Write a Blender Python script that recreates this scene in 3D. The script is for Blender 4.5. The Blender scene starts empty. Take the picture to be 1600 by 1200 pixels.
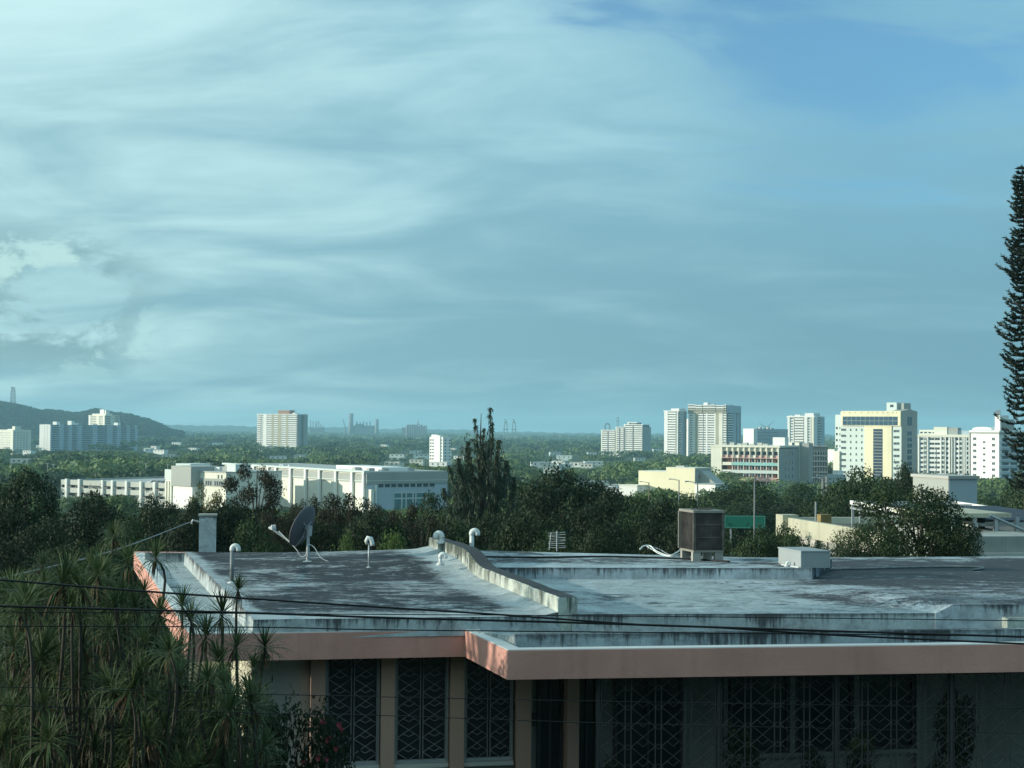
import bpy, math, random
import numpy as np
from mathutils import Vector, Matrix

# ------------------------------------------------------------------ scene, camera, sky, sun
random.seed(7)
rng = np.random.default_rng(11)
SC = bpy.context.scene
COL = SC.collection
F = 2400.0                       # focal length in photograph pixels (1600 wide)
CAMZ = 5.78
PITCH = math.atan(70.0 / F)
ROLL = math.radians(0.5)
CAM = Vector((0, 0, CAMZ))
vF = Vector((0, math.cos(PITCH), math.sin(PITCH)))
U0 = Vector((0, -math.sin(PITCH), math.cos(PITCH)))
X0 = Vector((1, 0, 0))
vR = X0 * math.cos(ROLL) + U0 * math.sin(ROLL)
vU = U0 * math.cos(ROLL) - X0 * math.sin(ROLL)
cam = bpy.data.cameras.new('camera')
cam.sensor_fit = 'HORIZONTAL'
cam.sensor_width = 36.0
cam.lens = 36.0 * F / 1600.0
cam.clip_start = 0.1
cam.clip_end = 60000
co = bpy.data.objects.new('camera', cam)
COL.objects.link(co)
co.matrix_world = Matrix(((vR.x, vU.x, -vF.x, 0), (vR.y, vU.y, -vF.y, 0), (vR.z, vU.z, -vF.z, CAMZ), (0, 0, 0, 1)))
SC.camera = co

SUN_EL = math.radians(11)
SUN_AZ = math.radians(-97.0)     # measured clockwise from +Y: the sun stands far left, a little behind the camera
to_sun = Vector((math.sin(SUN_AZ) * math.cos(SUN_EL), math.cos(SUN_AZ) * math.cos(SUN_EL), math.sin(SUN_EL)))
sl = bpy.data.lights.new('sun', 'SUN')
sl.energy = 5.0
sl.angle = math.radians(0.6)
sl.color = (1.0, 0.95, 0.78)
so = bpy.data.objects.new('sun', sl)
COL.objects.link(so)
so.rotation_euler = (-to_sun).to_track_quat('-Z', 'Y').to_euler()

SC.view_settings.view_transform = 'Standard'
SC.view_settings.look = 'None'
SC.view_settings.exposure = 0.0
SC.view_settings.gamma = 1.0
SC.cycles.use_denoising = True
SC.cycles.max_bounces = 5
SC.cycles.diffuse_bounces = 2
SC.cycles.glossy_bounces = 2
SC.cycles.transmission_bounces = 3
SC.cycles.transparent_max_bounces = 8
SC.cycles.volume_bounces = 0
SC.cycles.caustics_reflective = False
SC.cycles.caustics_refractive = False


class NT:
    """small helper to write node trees"""
    def __init__(s, tree):
        s.t = tree
        s.t.nodes.clear()

    def n(s, typ, ins=None, **kw):
        nd = s.t.nodes.new(typ)
        for k, v in kw.items():
            setattr(nd, k, v)
        if ins:
            for k, v in ins.items():
                sock = nd.inputs[k]
                if isinstance(v, bpy.types.NodeSocket):
                    s.t.links.new(v, sock)
                else:
                    sock.default_value = v
        return nd

    def math(s, op, a, b=0.0, c=0.0, clamp=False):
        nd = s.n('ShaderNodeMath', {0: a, 1: b, 2: c}, operation=op)
        nd.use_clamp = clamp
        return nd.outputs[0]

    def vmath(s, op, a, b=(0, 0, 0)):
        nd = s.n('ShaderNodeVectorMath', {0: a, 1: b}, operation=op)
        return nd.outputs['Value'] if op in ('DOT_PRODUCT', 'LENGTH') else nd.outputs[0]

    def mix(s, f, a, b):
        nd = s.n('ShaderNodeMix', data_type='RGBA')
        for k, v in (('Factor', f), ('A', a), ('B', b)):
            sock = [i for i in nd.inputs if i.name == k and (i.type == ('VALUE' if k == 'Factor' else 'RGBA'))][0]
            if isinstance(v, bpy.types.NodeSocket):
                s.t.links.new(v, sock)
            else:
                sock.default_value = v if k == 'Factor' else (tuple(v) + (1,) if len(v) == 3 else v)
        return [o for o in nd.outputs if o.type == 'RGBA'][0]

    def smooth(s, x, a, b, lo=0.0, hi=1.0):
        nd = s.n('ShaderNodeMapRange', {'Value': x, 'From Min': a, 'From Max': b, 'To Min': lo, 'To Max': hi}, interpolation_type='SMOOTHSTEP')
        return nd.outputs[0]

    def noise(s, vec, scale, detail=4, rough=0.55, dist=0.0):
        nd = s.n('ShaderNodeTexNoise', {'Vector': vec, 'Scale': scale, 'Detail': detail, 'Roughness': rough, 'Distortion': dist})
        return nd.outputs[0]


# world: Nishita sky under broken, streaky cloud sheets
wd = bpy.data.worlds.new('World')
SC.world = wd
wd.use_nodes = True
N = NT(wd.node_tree)
sky = N.n('ShaderNodeTexSky', sky_type='NISHITA', sun_disc=False, sun_elevation=SUN_EL, sun_rotation=SUN_AZ % (2 * math.pi),
          altitude=50.0, air_density=1.0, dust_density=1.5, ozone_density=2.0)
skyc = N.mix(1.0, sky.outputs[0], (0.70, 1.16, 1.42))
skyc.node.blend_type = 'MULTIPLY'
tc = N.n('ShaderNodeTexCoord')
D = N.vmath('NORMALIZE', tc.outputs['Generated'])
sp = N.n('ShaderNodeSeparateXYZ', {0: D})
dx, dy, dz = sp.outputs
el = N.math('MAXIMUM', dz, 0.0)
den = N.math('ADD', el, 0.26)
cx = N.math('DIVIDE', dx, den)
cy = N.math('DIVIDE', dy, den)
P = N.n('ShaderNodeCombineXYZ', {0: cx, 1: cy, 2: 0.0}).outputs[0]
mp = N.n('ShaderNodeMapping', {'Vector': P, 'Location': (3.1, 1.7, 0), 'Rotation': (0, 0, math.radians(30)), 'Scale': (1.0, 2.0, 1)})
Pm = mp.outputs[0]
big = N.noise(Pm, 0.8, 3, 0.5, 0.5)
mid = N.noise(Pm, 2.0, 6, 0.52, 0.8)
fine = N.noise(Pm, 6.5, 6, 0.55, 0.4)
sund = N.vmath('DOT_PRODUCT', D, tuple(to_sun))            # -1..1, bright side of the sky
side = N.smooth(sund, -0.46, 0.30)
cover = N.math('ADD', N.math('MULTIPLY', big, 0.75), N.math('MULTIPLY', mid, 0.35))
cover = N.math('ADD', cover, N.math('MULTIPLY', side, 0.22))
veil = N.smooth(el, 0.30, 0.0)                              # sheets close up towards the horizon
cover = N.math('ADD', cover, N.math('MULTIPLY', veil, 0.20))
gapd = tuple((vF + vR * (520 / F) + vU * (790 / F)).normalized())
gap = N.smooth(N.math('ADD', N.vmath('DOT_PRODUCT', D, gapd), N.math('MULTIPLY', N.math('SUBTRACT', mid, 0.5), 0.075)), 0.978, 1.004)
mask = N.smooth(N.math('SUBTRACT', cover, N.math('MULTIPLY', gap, N.math('ADD', 0.20, N.math('MULTIPLY', fine, 0.60)))), 0.32, 0.70)
lum = N.math('ADD', N.math('MULTIPLY', mid, 0.80), N.math('MULTIPLY', fine, 0.16))
lum = N.math('ADD', lum, N.math('MULTIPLY', side, 0.16))
lum = N.math('ADD', lum, N.math('MULTIPLY', N.smooth(el, 0.14, 0.30), 0.10))
lum = N.math('ADD', lum, N.math('MULTIPLY', big, 0.35))
lum = N.math('SUBTRACT', lum, N.math('MULTIPLY', veil, 0.10))
bright = N.smooth(lum, 0.50, 1.04)
high = N.smooth(el, 0.04, 0.24)
grey = N.mix(side, N.mix(high, (0.165, 0.355, 0.455), (0.235, 0.505, 0.64)), (0.275, 0.515, 0.595))
white = N.mix(side, N.mix(high, (0.24, 0.48, 0.58), (0.34, 0.65, 0.75)), (0.66, 0.96, 0.97))
cloudc = N.mix(bright, grey, white)
# small heaped clouds low in the sky
az = N.math('ARCTAN2', dx, dy)
Q = N.n('ShaderNodeCombineXYZ', {0: N.math('MULTIPLY', az, 9.0), 1: N.math('MULTIPLY', el, 17.0), 2: 4.2}).outputs[0]
hp = N.noise(Q, 1.15, 7, 0.62, 0.3)
hp2 = N.noise(N.vmath('ADD', Q, (0.16, -0.22, 0.0)), 1.15, 7, 0.62, 0.3)
low = N.math('MULTIPLY', N.smooth(el, 0.135, 0.100), N.smooth(el, 0.022, 0.050))
low = N.math('MULTIPLY', low, N.smooth(az, -0.205, -0.28))
hm = N.math('MULTIPLY', N.smooth(hp, 0.42, 0.54), low)
rim = N.smooth(N.math('SUBTRACT', hp, hp2), 0.02, 0.14)
heap = N.mix(rim, (0.235, 0.415, 0.465), (0.55, 0.82, 0.79))
cloudc = N.mix(N.math('MULTIPLY', hm, 0.95), cloudc, heap)
mask = N.math('MAXIMUM', mask, hm)
bg1 = N.n('ShaderNodeBackground', {'Color': skyc, 'Strength': 0.15})
bg2 = N.n('ShaderNodeBackground', {'Color': cloudc, 'Strength': 1.0})
ms = N.n('ShaderNodeMixShader', {0: N.math('ADD', 0.16, N.math('MULTIPLY', mask, 0.79)), 1: bg1.outputs[0], 2: bg2.outputs[0]})
N.n('ShaderNodeOutputWorld', {'Surface': ms.outputs[0]})


# ------------------------------------------------------------------ from photograph pixels to places
def ray(px, py):
    return vF + vR * ((px - 800.0) / F) - vU * ((py - 600.0) / F)


def at(px, py, d):
    r = ray(px, py)
    return CAM + r * (d / r.y)


def onz(px, py, z):
    r = ray(px, py)
    return CAM + r * ((z - CAMZ) / r.z)


def onv(px, py, p, n):
    """hit of the pixel's ray with the vertical plane through p with normal n"""
    r = ray(px, py)
    return CAM + r * ((p - CAM).dot(n) / r.dot(n))


GD = [-3000, -400, -140, -60, -14, 0, 20, 34, 45, 60, 100, 150, 200, 400, 600, 900, 1200, 2000, 3000, 60000]
GZ = [10, 10, 8, 4, 0.4, 0, 0, -0.2, -1.6, -3.8, -8, -11.5, -14, -21, -26, -29, -32, -34, -34, -34]


def gz(x, y):
    z = float(np.interp(y, GD, GZ))
    return z


# ------------------------------------------------------------------ object helpers
def obj(name, me, parent=None, loc=None, rz=0.0):
    o = bpy.data.objects.new(name, me)
    COL.objects.link(o)
    if loc is not None:
        o.location = loc
    if rz:
        o.rotation_euler = (0, 0, rz)
    if parent is not None:
        o.parent = parent
    return o


def thing(name, label, cat, loc=(0, 0, 0), rz=0.0, group=None):
    o = obj(name, None, None, loc, rz)
    return tag(o, label, cat, group)


def tag(o, label, cat, group=None):
    o['label'] = label
    o['category'] = cat
    if group:
        o['group'] = group
    return o


class MB:
    def __init__(s):
        s.v, s.f, s.m = [], [], []

    def add(s, vs, fs, m=0):
        b = len(s.v)
        s.v += [tuple(v) for v in vs]
        for f in fs:
            s.f.append([b + i for i in f])
            s.m.append(m)
        return s

    def box(s, x0, x1, y0, y1, z0, z1, m=0):
        vs = [(x0, y0, z0), (x1, y0, z0), (x1, y1, z0), (x0, y1, z0), (x0, y0, z1), (x1, y0, z1), (x1, y1, z1), (x0, y1, z1)]
        return s.add(vs, [(0, 3, 2, 1), (4, 5, 6, 7), (0, 1, 5, 4), (1, 2, 6, 5), (2, 3, 7, 6), (3, 0, 4, 7)], m)

    def prism(s, poly, z0, z1, m=0):
        """poly: list of (x, y), counter-clockwise; z0 / z1 numbers or per-vertex lists"""
        n = len(poly)
        a = z0 if isinstance(z0, (list, tuple)) else [z0] * n
        b = z1 if isinstance(z1, (list, tuple)) else [z1] * n
        vs = [(p[0], p[1], a[i]) for i, p in enumerate(poly)] + [(p[0], p[1], b[i]) for i, p in enumerate(poly)]
        fs = [tuple(range(n - 1, -1, -1)), tuple(range(n, 2 * n))]
        fs += [(i, (i + 1) % n, n + (i + 1) % n, n + i) for i in range(n)]
        return s.add(vs, fs, m)

    def tube(s, pts, r, seg=6, m=0, cap=True):
        pts = [Vector(p) for p in pts]
        rs = r if isinstance(r, (list, tuple)) else [r] * len(pts)
        b = len(s.v)
        prev = None
        for i, p in enumerate(pts):
            t = (pts[min(i + 1, len(pts) - 1)] - pts[max(i - 1, 0)])
            if t.length < 1e-9:
                t = Vector((0, 0, 1))
            t.normalize()
            if prev is None:
                a = t.cross(Vector((0, 0, 1)))
                if a.length < 1e-3:
                    a = Vector((1, 0, 0))
            else:
                a = prev - t * prev.dot(t)
                if a.length < 1e-5:
                    a = t.orthogonal()
            a.normalize()
            prev = a
            c = t.cross(a)
            for k in range(seg):
                w = 2 * math.pi * k / seg
                s.v.append(tuple(p + (a * math.cos(w) + c * math.sin(w)) * rs[i]))
        for i in range(len(pts) - 1):
            for k in range(seg):
                k2 = (k + 1) % seg
                s.f.append([b + i * seg + k, b + i * seg + k2, b + (i + 1) * seg + k2, b + (i + 1) * seg + k])
                s.m.append(m)
        if cap:
            s.f.append([b + k for k in range(seg - 1, -1, -1)])
            s.m.append(m)
            s.f.append([b + (len(pts) - 1) * seg + k for k in range(seg)])
            s.m.append(m)
        return s

    def mesh(s, name, mats, smooth=False):
        me = bpy.data.meshes.new(name)
        me.from_pydata(s.v, [], s.f)
        for m in (mats if isinstance(mats, (list, tuple)) else [mats]):
            me.materials.append(M(m))
        if len(set(s.m)) > 1:
            me.polygons.foreach_set('material_index', s.m)
        if smooth:
            me.polygons.foreach_set('use_smooth', [True] * len(s.f))
        me.update()
        return me

    def build(s, name, mats, parent=None, loc=None, rz=0.0, smooth=False):
        return obj(name, s.mesh(name, mats, smooth), parent, loc, rz)


def cat_rom(pts, n=8):
    pts = [Vector(p) for p in pts]
    out = []
    for i in range(len(pts) - 1):
        p0, p1, p2, p3 = pts[max(i - 1, 0)], pts[i], pts[i + 1], pts[min(i + 2, len(pts) - 1)]
        for k in range(n):
            t = k / n
            out.append(0.5 * ((2 * p1) + (p2 - p0) * t + (2 * p0 - 5 * p1 + 4 * p2 - p3) * t * t + (3 * p1 - p0 - 3 * p2 + p3) * t ** 3))
    out.append(pts[-1])
    return out


# ------------------------------------------------------------------ materials
MATS = {}


def M(name):
    return MATS[name] if isinstance(name, str) else name


def mat_new(name):
    m = bpy.data.materials.new(name)
    m.use_nodes = True
    MATS[name] = m
    return m, NT(m.node_tree)


def out(N, shader, disp=None):
    o = N.n('ShaderNodeOutputMaterial', {'Surface': shader})
    return o


def mat_plain(name, col, rough=0.7, var=0.12, scale=0.6, metal=0.0, streak=0.0, bump=0.0, spec=0.3):
    """paint, concrete, metal: mottled, with rain streaks running down"""
    m, N = mat_new(name)
    geo = N.n('ShaderNodeNewGeometry')
    pos = geo.outputs['Position']
    n1 = N.noise(pos, scale, 5, 0.6)
    c = N.mix(N.smooth(n1, 0.3, 0.7), tuple(k * (1 - var) for k in col), tuple(min(1, k * (1 + var * 0.6)) for k in col))
    if streak:
        mpn = N.n('ShaderNodeMapping', {'Vector': pos, 'Scale': (3.0 * scale, 3.0 * scale, 0.12 * scale)})
        n2 = N.noise(mpn.outputs[0], 1.6, 4, 0.6)
        c = N.mix(N.math('MULTIPLY', N.smooth(n2, 0.52, 0.72), streak), c, tuple(k * 0.35 for k in col))
    b = N.n('ShaderNodeBsdfPrincipled', {'Base Color': c, 'Roughness': rough, 'Metallic': metal, 'Specular IOR Level': spec})
    if bump:
        bp = N.n('ShaderNodeBump', {'Height': N.noise(pos, scale * 25, 3), 'Strength': bump, 'Distance': 0.02})
        N.t.links.new(bp.outputs[0], b.inputs['Normal'])
    out(N, b.outputs[0])
    return m


def mat_leaf(name, dark, light, trans=0.25, warm=None, clump=0.35):
    m, N = mat_new(name)
    geo = N.n('ShaderNodeNewGeometry')
    oi = N.n('ShaderNodeObjectInfo')
    n1 = N.noise(geo.outputs['Position'], clump, 3, 0.6)
    rnd = N.math('ADD', N.math('MULTIPLY', geo.outputs['Random Per Island'], 0.5), N.math('MULTIPLY', n1, 0.6))
    rnd = N.math('ADD', rnd, N.math('MULTIPLY', oi.outputs['Random'], 0.35))
    c = N.mix(N.smooth(rnd, 0.25, 1.0), dark, light)
    if warm:
        c = N.mix(N.math('MULTIPLY', N.smooth(N.noise(geo.outputs['Position'], clump * 0.5, 2), 0.5, 0.62), 0.6), c, warm)
    d = N.n('ShaderNodeBsdfPrincipled', {'Base Color': c, 'Roughness': 0.65, 'Specular IOR Level': 0.25})
    t = N.n('ShaderNodeBsdfTranslucent', {'Color': c})
    ms = N.n('ShaderNodeMixShader', {0: trans, 1: d.outputs[0], 2: t.outputs[0]})
    out(N, ms.outputs[0])
    return m


def mat_glass(name, col, rough=0.12, var=0.3, scale=0.4):
    m, N = mat_new(name)
    geo = N.n('ShaderNodeNewGeometry')
    oi = N.n('ShaderNodeObjectInfo')
    n1 = N.noise(geo.outputs['Position'], scale, 2)
    f = N.math('ADD', N.math('MULTIPLY', n1, 0.6), N.math('MULTIPLY', oi.outputs['Random'], 0.4))
    c = N.mix(f, tuple(k * (1 - var) for k in col), tuple(min(1, k * (1 + 1.8 * var)) for k in col))
    b = N.n('ShaderNodeBsdfPrincipled', {'Base Color': c, 'Roughness': rough, 'Specular IOR Level': 0.5})
    out(N, b.outputs[0])
    return m


def mat_roof(name, white, dark, lo, hi, sx=1.0, patch=None, drip=None, edges=()):
    """weathered roof coating: white paint with black mildew.  drip=(z_top, height): mildew running down from an edge"""
    m, N = mat_new(name)
    geo = N.n('ShaderNodeNewGeometry')
    pos = geo.outputs['Position']
    mp = N.n('ShaderNodeMapping', {'Vector': pos, 'Rotation': (0, 0, math.radians(-9)), 'Scale': (0.6 * sx, 0.9, 1)})
    a = N.noise(mp.outputs[0], 0.55, 6, 0.62, 0.8)
    mp2 = N.n('ShaderNodeMapping', {'Vector': pos, 'Rotation': (0, 0, math.radians(-14)), 'Scale': (1.0 * sx, 2.2, 1)})
    b = N.noise(mp2.outputs[0], 1.6, 8, 0.72, 1.2)
    c3 = N.noise(pos, 7.0, 6, 0.75, 0.6)
    v = N.math('ADD', N.math('MULTIPLY', a, 0.42), N.math('MULTIPLY', b, 0.36))
    v = N.math('ADD', v, N.math('MULTIPLY', c3, 0.22))
    if patch:
        px, py, r, amt = patch
        sx_ = N.n('ShaderNodeSeparateXYZ', {0: pos})
        ddx = N.math('SUBTRACT', sx_.outputs[0], px)
        ddy = N.math('MULTIPLY', N.math('SUBTRACT', sx_.outputs[1], py), 1.3)
        rr = N.math('SQRT', N.math('ADD', N.math('MULTIPLY', ddx, ddx), N.math('MULTIPLY', ddy, ddy)))
        v = N.math('SUBTRACT', v, N.smooth(rr, r * 1.25, r * 0.35, 0.0, amt))
    for (ex, ey, enx, eny, ew, ea) in edges:
        ds = N.vmath('DOT_PRODUCT', N.vmath('SUBTRACT', pos, (ex, ey, 0)), (enx, eny, 0))
        ds = N.math('ADD', ds, N.math('MULTIPLY', N.math('SUBTRACT', b, 0.5), ew * 2.2))
        v = N.math('ADD', v, N.smooth(ds, ew, 0.0, 0.0, ea))
    f = N.smooth(v, lo, hi)
    fine = N.noise(pos, 16.0, 5, 0.7)
    d2 = N.mix(fine, tuple(k * 0.5 for k in dark), tuple(min(1, k * 2.0) for k in dark))
    w2 = N.mix(N.smooth(N.math('ADD', N.math('MULTIPLY', N.noise(pos, 2.3, 6, 0.7, 0.8), 0.7), N.math('MULTIPLY', fine, 0.3)), 0.32, 0.68), tuple(k * 0.52 for k in white), white)
    c = N.mix(f, d2, w2)
    if drip:
        zt, hh = drip
        s2 = N.n('ShaderNodeSeparateXYZ', {0: pos})
        mp3 = N.n('ShaderNodeMapping', {'Vector': pos, 'Scale': (15.0, 6.0, 0.9)})
        st = N.noise(mp3.outputs[0], 1.0, 6, 0.8, 0.3)
        mp4 = N.n('ShaderNodeMapping', {'Vector': pos, 'Scale': (1.3, 1.3, 0.0)})
        st2 = N.noise(mp4.outputs[0], 1.0, 4, 0.65)
        hgt = N.math('MULTIPLY', N.math('SUBTRACT', zt, s2.outputs[2]), 1.0 / hh)
        w = N.math('SUBTRACT', N.math('ADD', N.math('MULTIPLY', st, 0.75), N.math('MULTIPLY', st2, 0.75)), N.math('MULTIPLY', hgt, 0.16))
        c = N.mix(N.math('MULTIPLY', N.smooth(w, 0.66, 0.82), 0.88), c, tuple(k * 0.8 for k in dark))
        rimm = N.math('SUBTRACT', N.math('ADD', 0.22, N.math('MULTIPLY', N.math('SUBTRACT', b, 0.5), 1.1)), hgt)
        c = N.mix(N.math('MULTIPLY', N.smooth(rimm, 0.0, 0.2), 0.55), c, tuple(k * 1.0 for k in dark))
    bs = N.n('ShaderNodeBsdfPrincipled', {'Base Color': c, 'Roughness': 0.8, 'Specular IOR Level': 0.2})
    bp = N.n('ShaderNodeBump', {'Height': N.math('ADD', v, N.math('MULTIPLY', fine, 0.35)), 'Strength': 0.6, 'Distance': 0.03})
    N.t.links.new(bp.outputs[0], bs.inputs['Normal'])
    out(N, bs.outputs[0])
    return m


mat_roof('roof_pale', (0.42, 0.49, 0.52), (0.04, 0.045, 0.052), 0.40, 0.50, patch=(9.5, 28.0, 5.6, 0.13))
mat_roof('roof_rear', (0.45, 0.53, 0.57), (0.04, 0.045, 0.05), 0.44, 0.52)
mat_roof('kerb_pale', (0.46, 0.52, 0.54), (0.05, 0.055, 0.06), 0.34, 0.48, drip=(3.2, 0.22))
mat_roof('kerb_rear', (0.46, 0.54, 0.60), (0.05, 0.055, 0.06), 0.30, 0.42, drip=(3.39, 0.20))
mat_roof('kerb_front', (0.42, 0.49, 0.53), (0.045, 0.05, 0.055), 0.34, 0.48, drip=(3.14, 0.30))
mat_roof('wedge_pale', (0.48, 0.55, 0.60), (0.04, 0.045, 0.052), 0.40, 0.50, patch=(9.5, 28.0, 5.6, 0.13), drip=(3.325, 0.22))
mat_roof('pillar_white', (0.62, 0.66, 0.68), (0.06, 0.065, 0.07), 0.12, 0.30, drip=(3.93, 0.16))
mat_roof('beam_side', (0.52, 0.56, 0.51), (0.05, 0.06, 0.05), 0.30, 0.44, drip=(3.55, 0.42))
mat_roof('beam_top', (0.34, 0.37, 0.38), (0.04, 0.045, 0.05), 0.54, 0.70)
mat_plain('pink', (0.62, 0.315, 0.265), 0.8, 0.14, 0.9, streak=0.16, bump=0.25)
mat_plain('tan', (0.50, 0.32, 0.25), 0.75, 0.08, 0.7)
mat_plain('white_cap', (0.58, 0.60, 0.60), 0.6, 0.10, 1.5)
mat_plain('wall_grey', (0.34, 0.36, 0.34), 0.8, 0.12, 0.8, streak=0.2)
mat_plain('wall_cream', (0.60, 0.58, 0.46), 0.8, 0.10, 0.6, streak=0.2)
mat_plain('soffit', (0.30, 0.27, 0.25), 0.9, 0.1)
mat_plain('sill', (0.55, 0.55, 0.52), 0.7, 0.1)
mat_glass('dark_glass', (0.020, 0.028, 0.036), 0.18)
mat_glass('house_glass', (0.014, 0.020, 0.026), 0.3)
mat_plain('interior', (0.02, 0.02, 0.025), 0.9, 0.1)
mat_plain('iron_pale', (0.085, 0.078, 0.078), 0.6, 0.1, 2.0)
mat_plain('iron_window', (0.26, 0.26, 0.27), 0.6, 0.15, 2.0)
mat_plain('iron_dark', (0.05, 0.05, 0.05), 0.6, 0.1, 2.0)
mat_plain('cable_black', (0.012, 0.012, 0.014), 0.55, 0.1, 3.0)
mat_plain('pvc_white', (0.66, 0.69, 0.68), 0.45, 0.10, 6.0, streak=0.15)
mat_plain('pvc_grey', (0.20, 0.22, 0.23), 0.6, 0.25, 6.0)
mat_plain('dish_grey', (0.11, 0.115, 0.13), 0.55, 0.10, 2.0)
mat_plain('galvanised', (0.40, 0.43, 0.45), 0.5, 0.12, 4.0, metal=0.3)
mat_plain('unit_grey', (0.30, 0.335, 0.35), 0.6, 0.08, 1.5, streak=0.15)
mat_plain('coil_dark', (0.14, 0.125, 0.112), 0.75, 0.45, 4.0, streak=0.4)
mat_plain('unit_frame', (0.24, 0.23, 0.20), 0.6, 0.15, 3.0, streak=0.3)
mat_plain('concrete', (0.36, 0.35, 0.32), 0.85, 0.18, 1.0, streak=0.25)
mat_plain('soil', (0.09, 0.075, 0.05), 0.95, 0.25, 0.6)
mat_plain('bark', (0.085, 0.07, 0.055), 0.9, 0.25, 3.0)
mat_plain('bark_pale', (0.055, 0.05, 0.04), 0.9, 0.25, 3.0)
mat_plain('wood_pole', (0.16, 0.13, 0.10), 0.9, 0.2, 2.0, streak=0.2)
mat_leaf('leaf_dark', (0.011, 0.021, 0.012), (0.032, 0.054, 0.024))
mat_leaf('leaf_mid', (0.014, 0.029, 0.014), (0.044, 0.076, 0.030))
mat_leaf('leaf_bright', (0.040, 0.075, 0.022), (0.11, 0.17, 0.050))
mat_leaf('leaf_yellow', (0.07, 0.085, 0.025), (0.16, 0.17, 0.06))
mat_leaf('leaf_brown', (0.016, 0.020, 0.013), (0.042, 0.044, 0.026), warm=(0.030, 0.027, 0.017))
mat_leaf('needle', (0.014, 0.026, 0.020), (0.034, 0.056, 0.040), 0.12)
mat_leaf('feather', (0.022, 0.040, 0.028), (0.062, 0.090, 0.060), 0.3)
mat_leaf('spike_leaf', (0.022, 0.042, 0.016), (0.085, 0.125, 0.052), 0.25, clump=1.5)
mat_plain('dead_leaf', (0.095, 0.07, 0.042), 0.9, 0.3, 8.0)
mat_leaf('forest', (0.022, 0.044, 0.020), (0.14, 0.205, 0.072), 0.12, clump=0.035)
mat_leaf('forest_hill', (0.012, 0.026, 0.018), (0.030, 0.052, 0.030), 0.05, clump=0.02)
mat_leaf('forest_dark', (0.014, 0.030, 0.018), (0.050, 0.085, 0.040), 0.1, clump=0.035)
mat_leaf('forest_lime', (0.050, 0.085, 0.028), (0.17, 0.24, 0.085), 0.12, clump=0.035)
mat_plain('flower_red', (0.27, 0.045, 0.065), 0.6, 0.2, 20)


# ------------------------------------------------------------------ ground, hill, far ridge
def ground_material():
    m, N = mat_new('ground')
    geo = N.n('ShaderNodeNewGeometry')
    pos = geo.outputs['Position']
    a = N.noise(pos, 0.004, 6, 0.6)
    b = N.noise(pos, 0.05, 5, 0.6)
    c = N.mix(N.smooth(a, 0.4, 0.6), (0.035, 0.055, 0.024), (0.060, 0.080, 0.036))
    c = N.mix(N.smooth(b, 0.62, 0.72), c, (0.12, 0.11, 0.075))
    bs = N.n('ShaderNodeBsdfPrincipled', {'Base Color': c, 'Roughness': 0.95, 'Specular IOR Level': 0.1})
    out(N, bs.outputs[0])


ground_material()
ys = [-3000, -800, -400, -140, -60, -14, 0, 10, 20, 27, 34, 39, 45, 52, 60, 80, 100, 125, 150, 175, 200, 260, 330, 400, 500, 600, 750, 900, 1050, 1200, 1600, 2000, 2500, 3000, 4000, 6000, 9000, 13000]
xs = [-6500, -4500, -3000, -2000, -1300, -800, -400, -200, -100, -50, -20, 0, 20, 50, 100, 200, 400, 800, 1300, 2000, 3000, 4500, 6500]
vs = [(x, y, gz(x, y)) for y in ys for x in xs]
nx = len(xs)
fs = [(j * nx + i, j * nx + i + 1, (j + 1) * nx + i + 1, (j + 1) * nx + i) for j in range(len(ys) - 1) for i in range(nx - 1)]
o = MB().add(vs, fs).build('ground', 'ground', smooth=True)
o['kind'] = 'structure'

HP = [(-420, 668), (-300, 652), (-180, 634), (-80, 624), (0, 626), (18, 629), (40, 634), (62, 640), (82, 639), (112, 643), (127, 643), (150, 637), (166, 642), (186, 643), (210, 648), (230, 653), (250, 661), (268, 670), (300, 674)]
HD = 4200.0


def hill_top(px):
    py = float(np.interp(px, [p[0] for p in HP], [p[1] for p in HP])) + 5.0
    return at(px, py, HD)


def hill_z(x, y):
    px = 800 + F * x / max(y, 1)
    base = -34.0
    if px > 300 or px < -420:
        return base - 1.5
    top = hill_top(px).z
    t = (y - HD) / (900.0 if y < HD else 700.0)
    k = max(0.0, 1 - t * t)
    n = 6.0 * math.sin(x * 0.011 + y * 0.004) * math.sin(y * 0.009 + x * 0.003) * k * (1 - k) * 4
    return base - 1.5 + (top - base) * (k ** 1.4) + n * (1 if abs(t) > 0.08 else 0)


hx = np.linspace(-440, 320, 120)
hy = np.linspace(HD - 900, HD + 700, 34)
vs, fs = [], []
for y in hy:
    for px in hx:
        x = (px - 800) / F * y
        vs.append((x, y, hill_z(x, y)))
nx = len(hx)
fs = [(j * nx + i, j * nx + i + 1, (j + 1) * nx + i + 1, (j + 1) * nx + i) for j in range(len(hy) - 1) for i in range(nx - 1)]
o = MB().add(vs, fs).build('hill', 'forest_hill', smooth=True)
o['kind'] = 'structure'

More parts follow.
